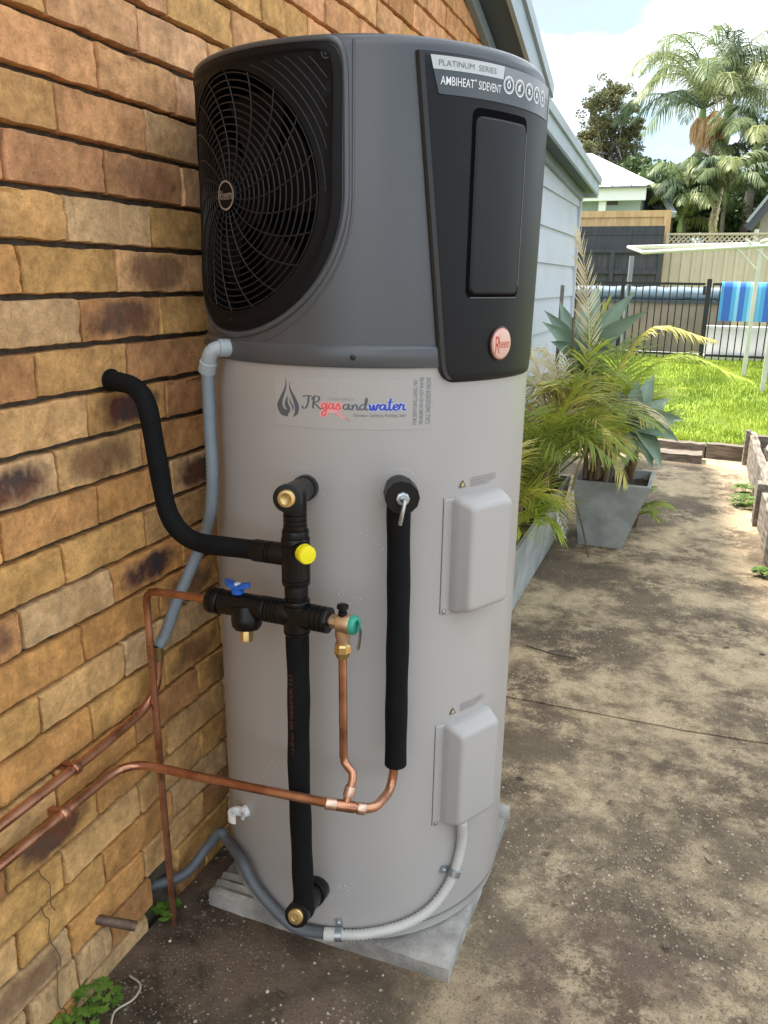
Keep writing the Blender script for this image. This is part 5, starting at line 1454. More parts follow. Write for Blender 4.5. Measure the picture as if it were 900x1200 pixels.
# weeds
M_weed = mat('weed_leaf', (0.09, 0.20, 0.022), 0.55, var=0.3, vscale=20, col2=(0.20, 0.36, 0.05), trans=0.3)
def weed(base, n, R_, h, label, name='weed', leafw=0.007, seed=1, group='weeds'):
    r_ = random.Random(seed); base = V3(base); root = empty(name, tuple(base), label, 'weed')
    fol = MB()
    for i in range(n):
        a = r_.uniform(0, 6.28); rr_ = R_*math.sqrt(r_.random()); hh = h*r_.uniform(0.4, 1.0)*(1-0.4*rr_/R_)
        tip = base+V3((rr_*math.cos(a), rr_*math.sin(a), hh)); b = fol
        b.tube([base+V3((0.2*rr_*math.cos(a), 0.2*rr_*math.sin(a), -0.004)), base.lerp(tip, 0.6)+V3((0, 0, hh*0.15)), tip], 0.0008, 4)
        for k in range(7):
            an = a+math.radians(-110+220*k/6); dd_ = V3((math.cos(an), math.sin(an), r_.uniform(-0.1, 0.35)))
            leaf_blade(b, tip, dd_, (0, 0, 1), leafw*r_.uniform(1.3, 2.2), leafw*0.42, 0.3, 4)
    fo = fol.build('foliage', M_weed, root)
    return root
weed((0.042, 0.985, 0.0), 34, 0.05, 0.075, 'lacy green weed growing at the foot of the brick wall', seed=3)
weed((0.030, 0.900, 0.0), 26, 0.04, 0.055, 'second small green weed against the bottom brick course', seed=5)
weed((0.024, 1.250, 0.0), 22, 0.030, 0.050, 'little green weed in the broken brick corner by the grey conduit', seed=6)
weed((1.44, 5.75, 0.0), 40, 0.09, 0.10, 'leafy weed on the path beside the garden bed board', leafw=0.016, seed=7)
weed((1.46, 6.15, 0.0), 30, 0.08, 0.08, 'low weed spreading from under the garden bed further along', leafw=0.014, seed=8)
weed((1.47, 4.33, 0.0), 20, 0.05, 0.05, 'small weed at the near end of the garden bed', leafw=0.012, seed=9)
# vine runner on the bricks
b = MB(); rr = random.Random(12)
for (st_, n_) in ((((48, 1062)), 7), ((66, 1130), 6), ((45, 1020), 5)):
    p = V3(on(st_, 0, 0.006)); pts = [p]
    for k in range(n_): p = p+V3((0, rr.uniform(-0.004, 0.016), -rr.uniform(0.018, 0.03))); pts.append(V3((0.0055, p.y, p.z)))
    b.tube(crom(pts, 4), 0.0011, 5)
tag(b.build('vine_runner', mat('vine', (0.12, 0.085, 0.045), 0.8)), 'thin brown vine runners clinging to the lower bricks', 'vine')
b = MB(); b.tube(crom([(0.05, 1.08, 0.004), (0.09, 1.065, 0.010), (0.10, 1.03, 0.012), (0.085, 0.99, 0.014), (0.10, 0.95, 0.010), (0.07, 0.91, 0.004)], 6), 0.0022, 6)
tag(b.build('twig', mat('twig_pale', (0.42, 0.37, 0.29), 0.8)), 'pale bent twig lying on the dark soil beside the weed', 'twig')
b = MB(); b.tube(crom([px3((617, 757), 2.95)*0+V3(on((617, 757), 2, 0.008)), V3(on((640, 764), 2, 0.010)), V3(on((656, 768), 2, 0.007)), V3(on((676, 772), 2, 0.005))], 6), 0.0032, 6)
b.tube(crom([V3(on((640, 764), 2, 0.010)), V3(on((655, 762), 2, 0.012)), V3(on((668, 766), 2, 0.008))], 5), 0.0018, 5)
tag(b.build('twig', mat('twig_dark', (0.06, 0.045, 0.035), 0.8)), 'dark forked twig on the path beyond the slab joint', 'twig')
# dead leaves and grit
ml = [mat('leaf_dead_a', (0.07, 0.05, 0.035), 0.8), mat('leaf_dead_b', (0.13, 0.085, 0.045), 0.8)]
rl = random.Random(31)
spots = [(609, 914), (760, 690), (893, 768), (752, 955), (715, 940), (650, 1060), (700, 1020), (622, 1105), (830, 1010), (690, 1140), (780, 1110), (860, 880), (640, 1000), (560, 1170), (240, 1110), (300, 1130), (205, 1140), (330, 1165), (745, 870), (850, 760)]
leafmesh = []
for q in range(4):
    b = MB(); n_ = 7; P = []
    for i in range(n_):
        t = i/(n_-1); ww = 0.0055*math.sin(PI*t)**0.8*(1+0.2*math.sin(i*2+q)); P.append([((t-0.5)*0.03, -ww, 0.004+0.004*math.sin(3*t+q)), ((t-0.5)*0.03, 0, 0.002+0.002*t), ((t-0.5)*0.03, ww, 0.005*abs(t-0.4))])
    b.grid(P); o = b.build('t', ml[q % 2]); leafmesh.append(o.data); bpy.data.objects.remove(o)
for i, s_ in enumerate(spots):
    p = V3(on(s_, 2, 0.001)); o = bpy.data.objects.new('dead_leaf', leafmesh[rl.randrange(4)]); o.location = p; o.rotation_euler = (0, 0, rl.uniform(0, 6.28)); k = rl.uniform(0.5, 1.1); o.scale = (k, k, k)
    link(o); tag(o, 'small curled dark dead leaf on the concrete path', 'leaf', 'dead leaves scattered on the concrete')
gr = MB(); rq = random.Random(17)
for i in range(2600):
    if rq.random() < 0.6: x, y = rq.gauss(1.0, 0.28), rq.gauss(1.75, 0.32)
    else: x, y = rq.uniform(0.02, 1.5), rq.uniform(0.75, 5.5)
    if x < 0.02 or x > 1.5 or (0.07 < x < 0.71 and 1.30 < y < 1.95): continue
    r = rq.uniform(0.0012, 0.0042)*(1.0 if rq.random() < 0.85 else 1.5); a = rq.uniform(0, 6.28); e = rq.uniform(0.5, 1); zb = -0.006
    ring = [(x+r*math.cos(a+k*1.2566)*(1 if k % 2 else 0.8), y+r*e*math.sin(a+k*1.2566), zb+0.002) for k in range(5)]
    gr.add(ring+[(x, y, zb+0.005+r*0.5)], [(k, (k+1) % 5, 5) for k in range(5)])
go2 = gr.build('gravel', mat('grit', (0.40, 0.33, 0.24), 0.9, var=0.4, vscale=30, col2=(0.60, 0.53, 0.42)))
tag(go2, 'loose pale grit scattered over the concrete', 'gravel', kind='stuff')

# ================================================================== POOL FENCE, CLOTHES LINE, TOWEL
FY = 12.5
M_fence = mat('fence_black', (0.012, 0.012, 0.014), 0.4, spec=0.5)
pf = empty('pool_fence', (0.6, FY, 0.3), 'black tubular pool fence with upright bars behind the lawn', 'fence')
zt, zb = 1.468, 0.47
gp_x = float(on((823, 400), 1, FY)[0])
for (xa, xb) in ((-2.6, -0.12), (-0.09, gp_x-0.05), (gp_x+0.05, 4.6)):
    for z_ in (zt-0.02, zb): b = MB(); b.bar((xa, FY, z_), (xb, FY, z_), 0.03, 0.034); b.build('rail', M_fence, pf)
bm_ = MB(); bm_.box((-0.008, -0.008, zb-0.06), (0.008, 0.008, zt-0.02)); o = bm_.build('t', M_fence, None, origin=(0, 0, 0)); barm = o.data; bpy.data.objects.remove(o)
x = -2.55
while x < 4.6:
    if abs(x-gp_x) > 0.05 and abs(x+0.105) > 0.03:
        o = bpy.data.objects.new('bar', barm); o.location = (x-0.6, 0, -0.3); link(o, pf)
    x += 0.094
for x in (gp_x, -0.105, 2.9, -2.6):
    b = MB(); w_ = 0.032 if x == gp_x else 0.025; b.box((x-w_, FY-w_, lawn_z(FY)-0.1), (x+w_, FY+w_, zt+0.05)); b.build('post', M_fence, pf)
b = MB(); b.box((gp_x-0.075, FY-0.035, 1.30), (gp_x-0.034, FY+0.02, 1.42)); b.build('gate_latch', M_fence, pf)
# towel over the top rail
tw = MB(); x0_, x1_ = float(on((844, 350), 1, FY)[0]), 2.35
rows = []
prof_t = [(0.045, 0.96), (0.05, 1.1), (0.047, 1.25), (0.04, 1.40), (0.030, 1.463), (0.0, 1.484), (-0.030, 1.463), (-0.040, 1.40), (-0.047, 1.25), (-0.052, 1.10), (-0.055, 0.955)]
for (dy, z_) in prof_t:
    rows.append([(x0_+(x1_-x0_)*i/40+0.012*(1.45-z_)*math.sin(z_*9), FY+dy+(0.012*math.sin(i*0.55)+0.006*math.sin(i*1.3))*min(1, (1.49-z_)*3), z_) for i in range(41)])
tw.grid(rows)
mt = bpy.data.materials.new('towel_stripes'); mt.use_nodes = True; N_, L2 = mt.node_tree.nodes, mt.node_tree.links
bs = N_['Principled BSDF']; bs.inputs['Roughness'].default_value = 0.95; bs.inputs['Specular IOR Level'].default_value = 0.1
g_ = N_.new('ShaderNodeTexCoord'); sx_ = N_.new('ShaderNodeSeparateXYZ'); L2.new(g_.outputs['Object'], sx_.inputs[0])
m1_ = N_.new('ShaderNodeMath'); m1_.operation = 'MULTIPLY_ADD'; m1_.inputs[1].default_value = 1.9; m1_.inputs[2].default_value = 10.1; L2.new(sx_.outputs['X'], m1_.inputs[0])
m2_ = N_.new('ShaderNodeMath'); m2_.operation = 'FRACT'; L2.new(m1_.outputs[0], m2_.inputs[0])
rp_ = N_.new('ShaderNodeValToRGB'); rp_.color_ramp.interpolation = 'CONSTANT'
cols = [(0, (0.10, 0.33, 0.62)), (0.10, (0.06, 0.15, 0.50)), (0.30, (0.11, 0.36, 0.66)), (0.40, (0.24, 0.52, 0.74)), (0.48, (0.07, 0.17, 0.52)), (0.62, (0.12, 0.40, 0.70)), (0.72, (0.30, 0.58, 0.78)), (0.80, (0.09, 0.24, 0.56)), (0.92, (0.14, 0.42, 0.70))]
el = rp_.color_ramp.elements
el[0].position = cols[0][0]; el[0].color = (*cols[0][1], 1); el[1].position = cols[1][0]; el[1].color = (*cols[1][1], 1)
for p_, c_ in cols[2:]: e = el.new(p_); e.color = (*c_, 1)
L2.new(m2_.outputs[0], rp_.inputs['Fac']); L2.new(rp_.outputs['Color'], bs.inputs['Base Color'])
to = tw.build('towel', mt, None, smooth=180); tag(to, 'blue striped beach towel hung over the black pool fence', 'towel')

M_line = mat('line_cream', (0.55, 0.55, 0.47), 0.5, var=0.1, vscale=6)
cl = empty('clothes_line', (1.6, 10.9, 0.28), 'cream folding clothes line frame on posts over the lawn', 'clothes line')
CY1, CY2 = 11.5, 10.35
pA = V3(on((893, 284), 1, CY1)); pA2 = V3((pA.x+0.03, CY1, lawn_z(CY1)-0.1))
b = MB(); b.bar((pA.x, CY1, lawn_z(CY1)-0.1), (pA.x, CY1, pA.z+0.03), 0.05, 0.05); b.build('post', M_line, cl)
pB = V3(on((895, 445), 1, CY2)); 
b = MB(); b.bar((pB.x, CY2, lawn_z(CY2)-0.1), (pB.x, CY2, pA.z+0.03), 0.05, 0.05); b.build('post', M_line, cl)
lz = pA.z
corner = V3(on((736, 289.5), 1, CY1)); near = V3(on((754, 296), 1, CY2))
for (a_, c_, r_) in (((corner.x, CY1, corner.z), (pA.x+1.9, CY1, lz+0.03), 0.02), ((near.x, CY2, near.z), (pA.x+1.9, CY2, lz+0.02), 0.02), ((corner.x, CY1, corner.z), (near.x, CY2, near.z), 0.02), ((pA.x+1.9, CY1, lz+0.03), (pA.x+1.9, CY2, lz+0.02), 0.02),
                     ((pA.x-0.35, CY1, lz+0.005), (pA.x-0.01, CY1, lz-0.34), 0.012), ((pA.x+0.0, CY1, lz+0.012), (pB.x, CY2, lz+0.012), 0.022), ((pB.x-0.4, CY2, lz-0.01), (pB.x-0.01, CY2, lz-0.34), 0.012)):
    b = MB(); b.tube([a_, c_], r_, 8); b.build('frame_bar', M_line, cl, smooth=60)
for i in range(5):
    t = (i+1)/6; yy = CY1+(CY2-CY1)*t
    b = MB(); b.tube([(corner.x+(near.x-corner.x)*t, yy, corner.z+(near.z-corner.z)*t), (pA.x+1.9, yy, lz+0.025)], 0.0025, 5); b.build('line_wire', M_line, cl)
# galvanised light post left of the line
gpx = V3(on((735, 350), 1, 12.9))
b = MB(); b.tube([(gpx.x, 12.9, 0.3), (gpx.x+0.01, 12.9, float(on((737, 300), 1, 12.9)[2]))], 0.035, 10); o = b.build('steel_post', mat('post_grey', (0.22, 0.23, 0.24), 0.5, 0.4), None, smooth=60); tag(o, 'slim grey steel post standing behind the pool fence', 'post')

# ================================================================== POOL SURROUND
sg = empty('pool_surround', (0.5, 14.3, 0.3), 'brown raised pool surround behind the black fence', 'pool wall')
b = MB(); b.box((-3.2, 14.2, 0.2), (1.45, 14.5, 1.14)); b.build('wall', mat('surround_brown', (0.235, 0.185, 0.155), 0.9, var=0.2, vscale=3, bump=0.3, bscale=30), sg)
b = MB(); b.box((-3.2, 14.16, 1.14), (1.45, 14.55, 1.19)); b.build('coping', mat('surround_dark', (0.05, 0.06, 0.075), 0.6), sg)
roll = empty('pool_cover_roller', (-0.2, 14.35, 1.19), 'blue grey rolled pool cover lying along the brown surround', 'pool cover')
b = MB(); pts = [(-1.9+3.2*i/24, 14.35, 1.29+0.006*math.sin(i*1.7)) for i in range(25)]; b.tube(pts, [0.105+0.006*math.sin(i*2.1) for i in range(25)], 16); b.build('rolled_cover', mat('cover_blue', (0.17, 0.23, 0.28), 0.6, var=0.25, vscale=6, vstretch=(1, 4, 4)), roll, smooth=60)
for xx in (-1.95, 1.35): b = MB(); b.box((xx-0.03, 14.28, 1.19), (xx+0.03, 14.42, 1.42)); b.build('roller_stand', mat('stand_dark', (0.04, 0.045, 0.055), 0.5), roll)
b = MB(); b.box((float(on((822, 400), 1, 13.4)[0]), 13.4, 0.2), (5.0, 13.6, 0.80)); b.box((float(on((822, 400), 1, 13.4)[0])-0.02, 13.38, 0.80), (5.0, 13.62, 0.84))
o = b.build('low_wall', mat('render_white', (0.60, 0.59, 0.55), 0.85, var=0.12, vscale=4)); tag(o, 'low off white rendered wall behind the fence under the towel', 'wall')
b = MB(); b.box((-3.2, 13.0, 0.3), (5, 13.38, 0.425)); o = b.build('pool_coping', mat('coping_pale', (0.52, 0.50, 0.46), 0.8, var=0.15, vscale=5)); tag(o, 'pale stone coping strip along the foot of the pool fence', 'coping')
# bushes on the far side of the low wall
def leaf_cloud(b, c, R3, n, size, rnd, shell=0.45):
    c = V3(c)
    for i in range(n):
        while True:
            v = V3((rnd.uniform(-1, 1), rnd.uniform(-1, 1), rnd.uniform(-1, 1)))
            if shell**3 < v.length_squared <= 1: break
        p = c+V3((v.x*R3[0], v.y*R3[1], v.z*R3[2]))
        d = V3((rnd.uniform(-1, 1), rnd.uniform(-1, 1), rnd.uniform(-0.8, 0.5))).normalized()
        s_ = d.cross(V3((rnd.uniform(-1, 1), rnd.uniform(-1, 1), rnd.uniform(-1, 1)))).normalized()
        l = size*rnd.uniform(0.6, 1.3); w = l*0.32
        b.add([p-d*l*0.5, p+s_*w, p+d*l*0.5, p-s_*w], [(0, 1, 2, 3)])

# ================================================================== BOUNDARY FENCES
M_dark = mat('fence_dark', (0.045, 0.045, 0.055), 0.75, var=0.25, vscale=5, vstretch=(3, 3, 0.4))
M_dark2 = mat('fence_darkgrey', (0.065, 0.063, 0.07), 0.85, var=0.35, vscale=6, vstretch=(5, 5, 0.3))
DY = 16.6
xr = float(on((776, 300), 1, DY)[0]); zt_ = float(on((730, 265), 1, DY)[2]); zm_ = float(on((730, 292), 1, DY)[2])
df = empty('dark_fence', (-1.0, DY, 0.3), 'dark charcoal paling fence with smooth top panels left of the cream fence', 'fence')
x = -4.6
while x < xr-0.05:
    x2 = min(x+1.05, xr); b = MB(); b.box((x, DY, zm_), (x2-0.004, DY+0.05, zt_)); b.box((x, DY-0.012, zm_+0.26), (x2-0.004, DY, zm_+0.30)); b.build('top_panel', M_dark, df); x += 1.05
x = -4.6; pal = MB(); rf = random.Random(9)
while x < xr-0.1:
    pal.box((x, DY+0.01+0.012*(int(x*100)%2), 0.2), (x+0.118, DY+0.03+rf.uniform(0, 0.012), zm_-0.02-rf.uniform(0, 0.01))); x += 0.115
po = pal.build('paling', M_dark2, df); po['kind'] = 'stuff'
for z_ in (zm_-0.03, zm_-0.42): b = MB(); b.bar((-4.6, DY-0.02, z_), (xr, DY-0.02, z_), 0.05, 0.07); b.build('rail', M_dark, df)
for x in (xr-0.03, xr-0.9, xr-2.2): b = MB(); b.box((x-0.04, DY-0.05, 0.2), (x+0.04, DY-0.003, zm_)); b.build('post', M_dark, df)
tf = empty('timber_screen', (-1.0, 17.1, 2.4), 'new orange timber screen raised above the dark fence', 'fence')
TYf = 17.1; z1_ = float(on((730, 247), 1, TYf)[2]); z0_ = float(on((730, 268), 1, TYf)[2]); xe = float(on((786, 258), 1, TYf)[0])
M_pine = mat('pine_new', (0.56, 0.34, 0.14), 0.7, var=0.18, vscale=4, vstretch=(4, 4, 0.5), col2=(0.66, 0.45, 0.22))
x = -4.6
while x < xe-0.05: b = MB(); b.box((x, TYf, z0_-0.5), (x+0.148, TYf+0.02+rf.uniform(0, 0.01), z1_-0.1)); b.build('board', M_pine, tf); x += 0.155
b = MB(); b.box((-4.6, TYf-0.03, z1_-0.12), (xe, TYf+0.05, z1_)); b.build('top_rail', M_pine, tf)
b = MB(); b.box((xe-0.12, TYf-0.035, 0.2), (xe, TYf+0.06, z1_-0.12)); b.build('post', M_pine, tf)
CYf = 17.0; xc0 = float(on((780, 300), 1, CYf)[0]); zc1 = float(on((840, 273), 1, CYf)[2]); zcl = float(on((840, 283), 1, CYf)[2])-0.05
cf = empty('cream_fence', (2.0, CYf, 0.3), 'cream steel sheet fence with lattice top behind the pool', 'fence')
M_cream2 = mat('fence_cream', (0.52, 0.435, 0.33), 0.6, var=0.06, vscale=3)
x = xc0
while x < 9:
    b = MB(); n_ = 0; V = []; F = []
    xs_ = []; xx = x
    while xx < x+2.3:
        xs_ += [(xx, 0), (xx+0.09, 0), (xx+0.11, -0.03), (xx+0.165, -0.03), (xx+0.185, 0)]; xx += 0.19
    b.grid([[(px_, CYf+dy, z_) for px_, dy in xs_] for z_ in (0.2, zcl)]); b.build('sheet', M_cream2, cf)
    b = MB(); b.box((x-0.03, CYf-0.045, 0.2), (x+0.03, CYf+0.04, zc1)); b.build('post', M_cream2, cf)
    x += 2.36
b = MB(); b.box((xc0, CYf-0.05, zcl-0.04), (9, CYf+0.03, zcl+0.01)); b.build('rail', M_cream2, cf)
b = MB(); b.box((xc0, CYf-0.05, zc1-0.035), (9, CYf+0.03, zc1)); b.build('rail', M_cream2, cf)
lat = MB(); hL = zc1-0.035-zcl-0.01; x = xc0
while x < 9:
    lat.bar((x, CYf-0.01, zcl+0.01), (x+hL, CYf-0.01, zc1-0.03), 0.006, 0.024, up=(0, 0, 1)); lat.bar((x+hL, CYf+0.004, zcl+0.01), (x, CYf+0.004, zc1-0.03), 0.006, 0.024, up=(0, 0, 1)); x += 0.085
lo = lat.build('lattice', M_cream2, cf); lo['kind'] = 'stuff'

# ================================================================== NEIGHBOURING HOUSES
nh = empty('neighbour_house', (-4, 24, 0), 'white roofed neighbouring house rising over the dark fence', 'house')
M_wroof = mat('white_roof', (0.46, 0.48, 0.49), 0.5, var=0.06, vscale=2)
M_wall2 = mat('pale_blue_wall', (0.42, 0.50, 0.56), 0.8, var=0.05, vscale=2)
M_wht = mat('house_white', (0.78, 0.79, 0.79), 0.6)
NY = 22.0
ec_ = V3(on((757, 226), 1, NY)); zb_ = ec_.z
hx0 = -12.0
b = MB(); b.box((hx0, NY+0.6, 0), (ec_.x-0.15, NY+9, zb_)); b.build('wall', M_wall2, nh)
b = MB(); b.box((hx0, NY, zb_-0.16), (ec_.x, NY+0.12, zb_+0.16)); b.build('fascia', M_wht, nh)
rid = V3(on((690, 182), 1, NY+4.2))
E0, E1, E2, E3 = V3((hx0, NY-0.1, zb_+0.16)), V3((ec_.x+0.1, NY-0.1, zb_+0.16)), V3((ec_.x+0.1, NY+9, zb_+0.16)), V3((hx0, NY+9, zb_+0.16))
R0, R1 = V3((hx0, NY+4.2, rid.z)), V3((rid.x, NY+4.2, rid.z))
b = MB(); b.add([E0, E1, R1, R0], [(0, 1, 2, 3)]); b.add([p-V3((0, 0, 0.05)) for p in (E0, E1, R1, R0)], [(3, 2, 1, 0)]); b.build('roof_plane', M_wroof, nh)
b = MB(); b.add([E1, E2, R1], [(0, 1, 2)]); b.build('roof_plane', M_wroof, nh)
b = MB(); b.add([E2, E3, R0, R1], [(0, 1, 2, 3)]); b.build('roof_plane', M_wroof, nh)
for i in range(26):
    t = i/25; xa = E1.x-0.46*i
    if xa < hx0: break
    k = min(1.0, (E1.x-xa)/(E1.x-R1.x)); p0 = V3((xa, E1.y, E1.z+0.012)); p1 = V3((xa, E1.y+(R1.y-E1.y)*k, E1.z+(R1.z-E1.z)*k+0.012))
    if k > 0.03: b = MB(); b.bar(p0, p1, 0.03, 0.03); b.build('roof_rib', M_wroof, nh)
b = MB(); b.bar(E1+V3((0, 0, 0.03)), R1+V3((0, 0, 0.03)), 0.16, 0.05); b.build('hip_capping', M_wht, nh)
# lower wing to the right
wa, wb2 = V3(on((772, 222), 1, NY+1.5)), V3(on((789, 252), 1, NY+0.2))
b = MB(); b.add([(ec_.x-0.3, NY+1.0, wa.z+0.05), (wa.x, NY+1.5, wa.z), (wb2.x, NY+0.2, wb2.z), (ec_.x-0.1, NY+0.1, zb_-0.3), (ec_.x-0.3, NY+8, wa.z+0.05), (wa.x, NY+8, wa.z), (wb2.x, NY+8.3, wb2.z)], [(0, 1, 5, 4), (1, 2, 6, 5)]); b.build('roof_plane', M_wroof, nh)
b = MB(); b.bar((wa.x+0.02, NY+1.4, wa.z), (wb2.x+0.02, NY+0.1, wb2.z), 0.10, 0.14); b.build('gutter', mat('gutter_grey', (0.30, 0.34, 0.37), 0.5), nh)
b = MB(); b.box((ec_.x-0.3, NY+1.0, 0), (wb2.x-0.08, NY+8, wb2.z+0.05)); b.build('wall', mat('pale_grey_wall', (0.50, 0.53, 0.54), 0.8), nh)
xp = float(on((706.5, 235), 1, NY+0.2)[0]); b = MB(); b.box((xp-0.09, NY+0.14, 0), (xp+0.09, NY+0.3, zb_-0.16)); b.build('post', M_wht, nh)
wv_ = V3(on((714, 235), 1, NY+0.58)); b = MB(); b.box((wv_.x-0.22, NY+0.56, wv_.z-0.11), (wv_.x+0.22, NY+0.598, wv_.z+0.09)); b.build('vent', mat('vent_dark', (0.10, 0.10, 0.10), 0.6), nh)

rh = empty('brown_house', (4.5, 21.5, 0), 'corner of a brown house with dark gutter behind the cream fence', 'house')
RYh = 20.0; c0 = V3(on((876, 268), 1, RYh)); c1_ = V3(on((902, 236), 1, RYh))
sl = (c1_.z-c0.z)/(c1_.x-c0.x)
xm = c0.x+4.2
b = strip([(0, 0)]*3, (0, 0)) if False else MB()
b.add([(c0.x+0.25, RYh+0.3, 0), (xm, RYh+0.3, 0), (xm, RYh+0.3, c0.z+sl*(xm-c0.x)-0.1), (c0.x+0.25, RYh+0.3, c0.z+sl*0.25-0.1)], [(0, 1, 2, 3)])
b.add([(c0.x+0.25, RYh+0.3, 0), (c0.x+0.25, RYh+6, 0), (c0.x+0.25, RYh+6, c0.z+sl*0.25-0.1), (c0.x+0.25, RYh+0.3, c0.z+sl*0.25-0.1)], [(3, 2, 1, 0)]); b.build('wall', mat('brown_render', (0.30, 0.255, 0.225), 0.85, var=0.1, vscale=3), rh)
b = MB(); b.bar((c0.x, RYh, c0.z), (xm, RYh, c0.z+sl*(xm-c0.x)), 0.06, 0.20); b.build('bargeboard', mat('barge_dark', (0.055, 0.06, 0.07), 0.5), rh)
b = MB(); b.bar((c0.x-0.03, RYh+0.05, c0.z+0.13), (xm, RYh+0.05, c0.z+sl*(xm-c0.x)+0.13), 0.3, 0.06); b.build('barge_capping', mat('cap_grey', (0.32, 0.34, 0.36), 0.5), rh)
b = MB(); b.add([(c0.x-0.05, RYh, c0.z+0.12), (xm, RYh, c0.z+sl*(xm-c0.x)+0.12), (xm, RYh+7, c0.z+sl*(xm-c0.x)+0.12), (c0.x-0.05, RYh+7, c0.z+0.12)], [(0, 1, 2, 3)]); b.build('roof', mat('tile_dark', (0.16, 0.15, 0.15), 0.7), rh)
b = MB(); b.tube([(c0.x+0.2, RYh+0.26, 0.1), (c0.x+0.2, RYh+0.26, c0.z)], 0.05, 8); b.build('downpipe', M_wht, rh)

# ================================================================== FAR TREES
M_bark = mat('bark_grey', (0.20, 0.175, 0.145), 0.9, var=0.35, vscale=5, bump=0.5, bscale=20)
M_shaft = mat('crownshaft', (0.19, 0.27, 0.09), 0.6, var=0.2, vscale=4, vstretch=(3, 3, 0.3))
M_pf = {'a': mat('far_frond_a', (0.13, 0.19, 0.07), 0.5, var=0.3, vscale=1.2, col2=(0.25, 0.31, 0.13), trans=0.4),
        'b': mat('far_frond_b', (0.26, 0.32, 0.12), 0.5, var=0.3, vscale=1.2, col2=(0.42, 0.45, 0.20), trans=0.4),
        'c': mat('far_frond_c', (0.05, 0.085, 0.035), 0.6, var=0.3, vscale=1.2, trans=0.2)}
M_flow = mat('palm_flower', (0.66, 0.40, 0.18), 0.8, var=0.3, vscale=5, col2=(0.80, 0.60, 0.33), trans=0.25)
def far_palm(name, label, px_base, Yd, px_foot_x, nf, flen, rnd, shaft=0.9, group=None, dead=1, trunk_r=0.11, asym=0.0, ll=0.55):
    base = V3(on(px_base, 1, Yd)); root = empty(name, (base.x, Yd, 0), label, 'palm tree', group)
    fx = base.x+px_foot_x
    b = MB(); pts = crom([(fx, Yd, -0.3), ((fx+base.x)/2+0.05, Yd, base.z*0.5), (base.x, Yd, base.z-shaft)], 8); b.tube(pts, [trunk_r*(1.25-0.35*i/(len(pts)-1)) for i in range(len(pts))], 10); b.build('trunk', M_bark, root, smooth=60)
    b = MB(); b.tube(crom([(base.x, Yd, base.z-shaft-0.02), (base.x, Yd, base.z-shaft*0.7), (base.x, Yd, base.z-shaft*0.3), (base.x, Yd, base.z+0.1)], 4), [trunk_r*k for k in (1.0, 1.25, 1.35, 1.4, 1.4, 1.35, 1.3, 1.2, 1.1, 1.0, 0.9, 0.8, 0.7)], 10); b.build('crownshaft', M_shaft, root, smooth=60)
    for i in range(nf):
        a = 2*PI*i/nf*1.0+rnd.uniform(-0.25, 0.25)+0.4; lev = rnd.random()
        el_ = math.radians(rnd.uniform(8, 80)); l = flen*rnd.uniform(0.8, 1.1)
        dh = V3((math.cos(a), math.sin(a), 0)); d0 = dh*math.cos(el_)+V3((0, 0, math.sin(el_)))
        p1 = base+d0*l*0.4; p2 = p1+(d0*0.6+dh*0.5+V3((0, 0, -0.25))).normalized()*l*0.32; p3 = p2+(dh*0.8+d0*0.15+V3((0, 0, -0.85))).normalized()*l*0.30
        b = MB(); frond(b, [base, p1, p2, p3], 52, l*ll*0.50, 0.017, rnd, sweep=0.55, lift=-0.05, droop=1.5, t0=0.12, rr=0.028)
        b.build('frond', M_pf['abac'[i % 4]], root)
    for i in range(dead):
        a = rnd.uniform(0, 6.28); dh = V3((math.cos(a), math.sin(a), 0)); b = MB(); frond(b, [base-V3((0, 0, 0.1)), base+dh*0.5*flen*0.4+V3((0, 0, 0.1)), base+dh*0.5*flen*0.7-V3((0, 0, 0.5)), base+dh*0.5*flen*0.75-V3((0, 0, 1.3))], 24, flen*0.16, 0.022, rnd, droop=1.2); b.build('frond', LEAF['tan'], root)
    return root, base
def inflorescence(root, px, Yd, w, h, rnd):
    c = V3(on(px, 1, Yd)); b = MB()
    for i in range(300):
        a = rnd.uniform(0, 6.28); r = rnd.random()**0.6; k = rnd.uniform(0.45, 1.0)
        t0 = c+V3((0.06*r*math.cos(a), 0.06*r*math.sin(a), h*(0.5-0.25*rnd.random())))
        q = c+V3((w*r*math.cos(a)*(0.5+0.5*k), w*r*math.sin(a)*(0.5+0.5*k), h*(0.30-0.75*k*(1-0.25*r))))
        m_ = t0.lerp(q, 0.5)+V3((w*0.25*r*math.cos(a), w*0.25*r*math.sin(a), h*0.10)); b.tube([t0, m_, q], [0.011, 0.010, 0.004], 4)
    b.build('flower_spray', M_flow, root)
rt = random.Random(77); PD = 27.0
G_ = 'palms behind the cream fence'
r_, b_ = far_palm('palm_tree', 'tall palm with pale green crownshaft and orange flower spray behind the cream fence', (824, 128), PD, -0.1, 17, 3.1, rt, 1.0, G_)
inflorescence(r_, (834, 164), PD-0.9, 0.46, 1.5, rt); inflorescence(r_, (817, 158), PD-0.7, 0.26, 0.9, rt)
r_, b_ = far_palm('palm_tree', 'tall palm with ragged crown just right of the orange flower spray', (856, 112), PD+1.2, -0.3, 17, 3.3, rt, 1.3, G_)
far_palm('palm_tree', 'dark trunked palm in the gap beside the brown house', (888, 172), PD-2, -0.3, 13, 2.0, rt, 0.5, G_, dead=2, trunk_r=0.13)
far_palm('palm_tree', 'short drooping palm under the orange flower spray', (838, 196), PD-1.0, 0.0, 12, 1.15, rt, 0.3, G_, dead=1, trunk_r=0.06, ll=0.7)
far_palm('palm_tree', 'slender young palm left of the flowering palm', (806, 222), PD-3.5, 0.0, 12, 1.5, rt, 0.3, G_, dead=0, trunk_r=0.05, ll=0.7)
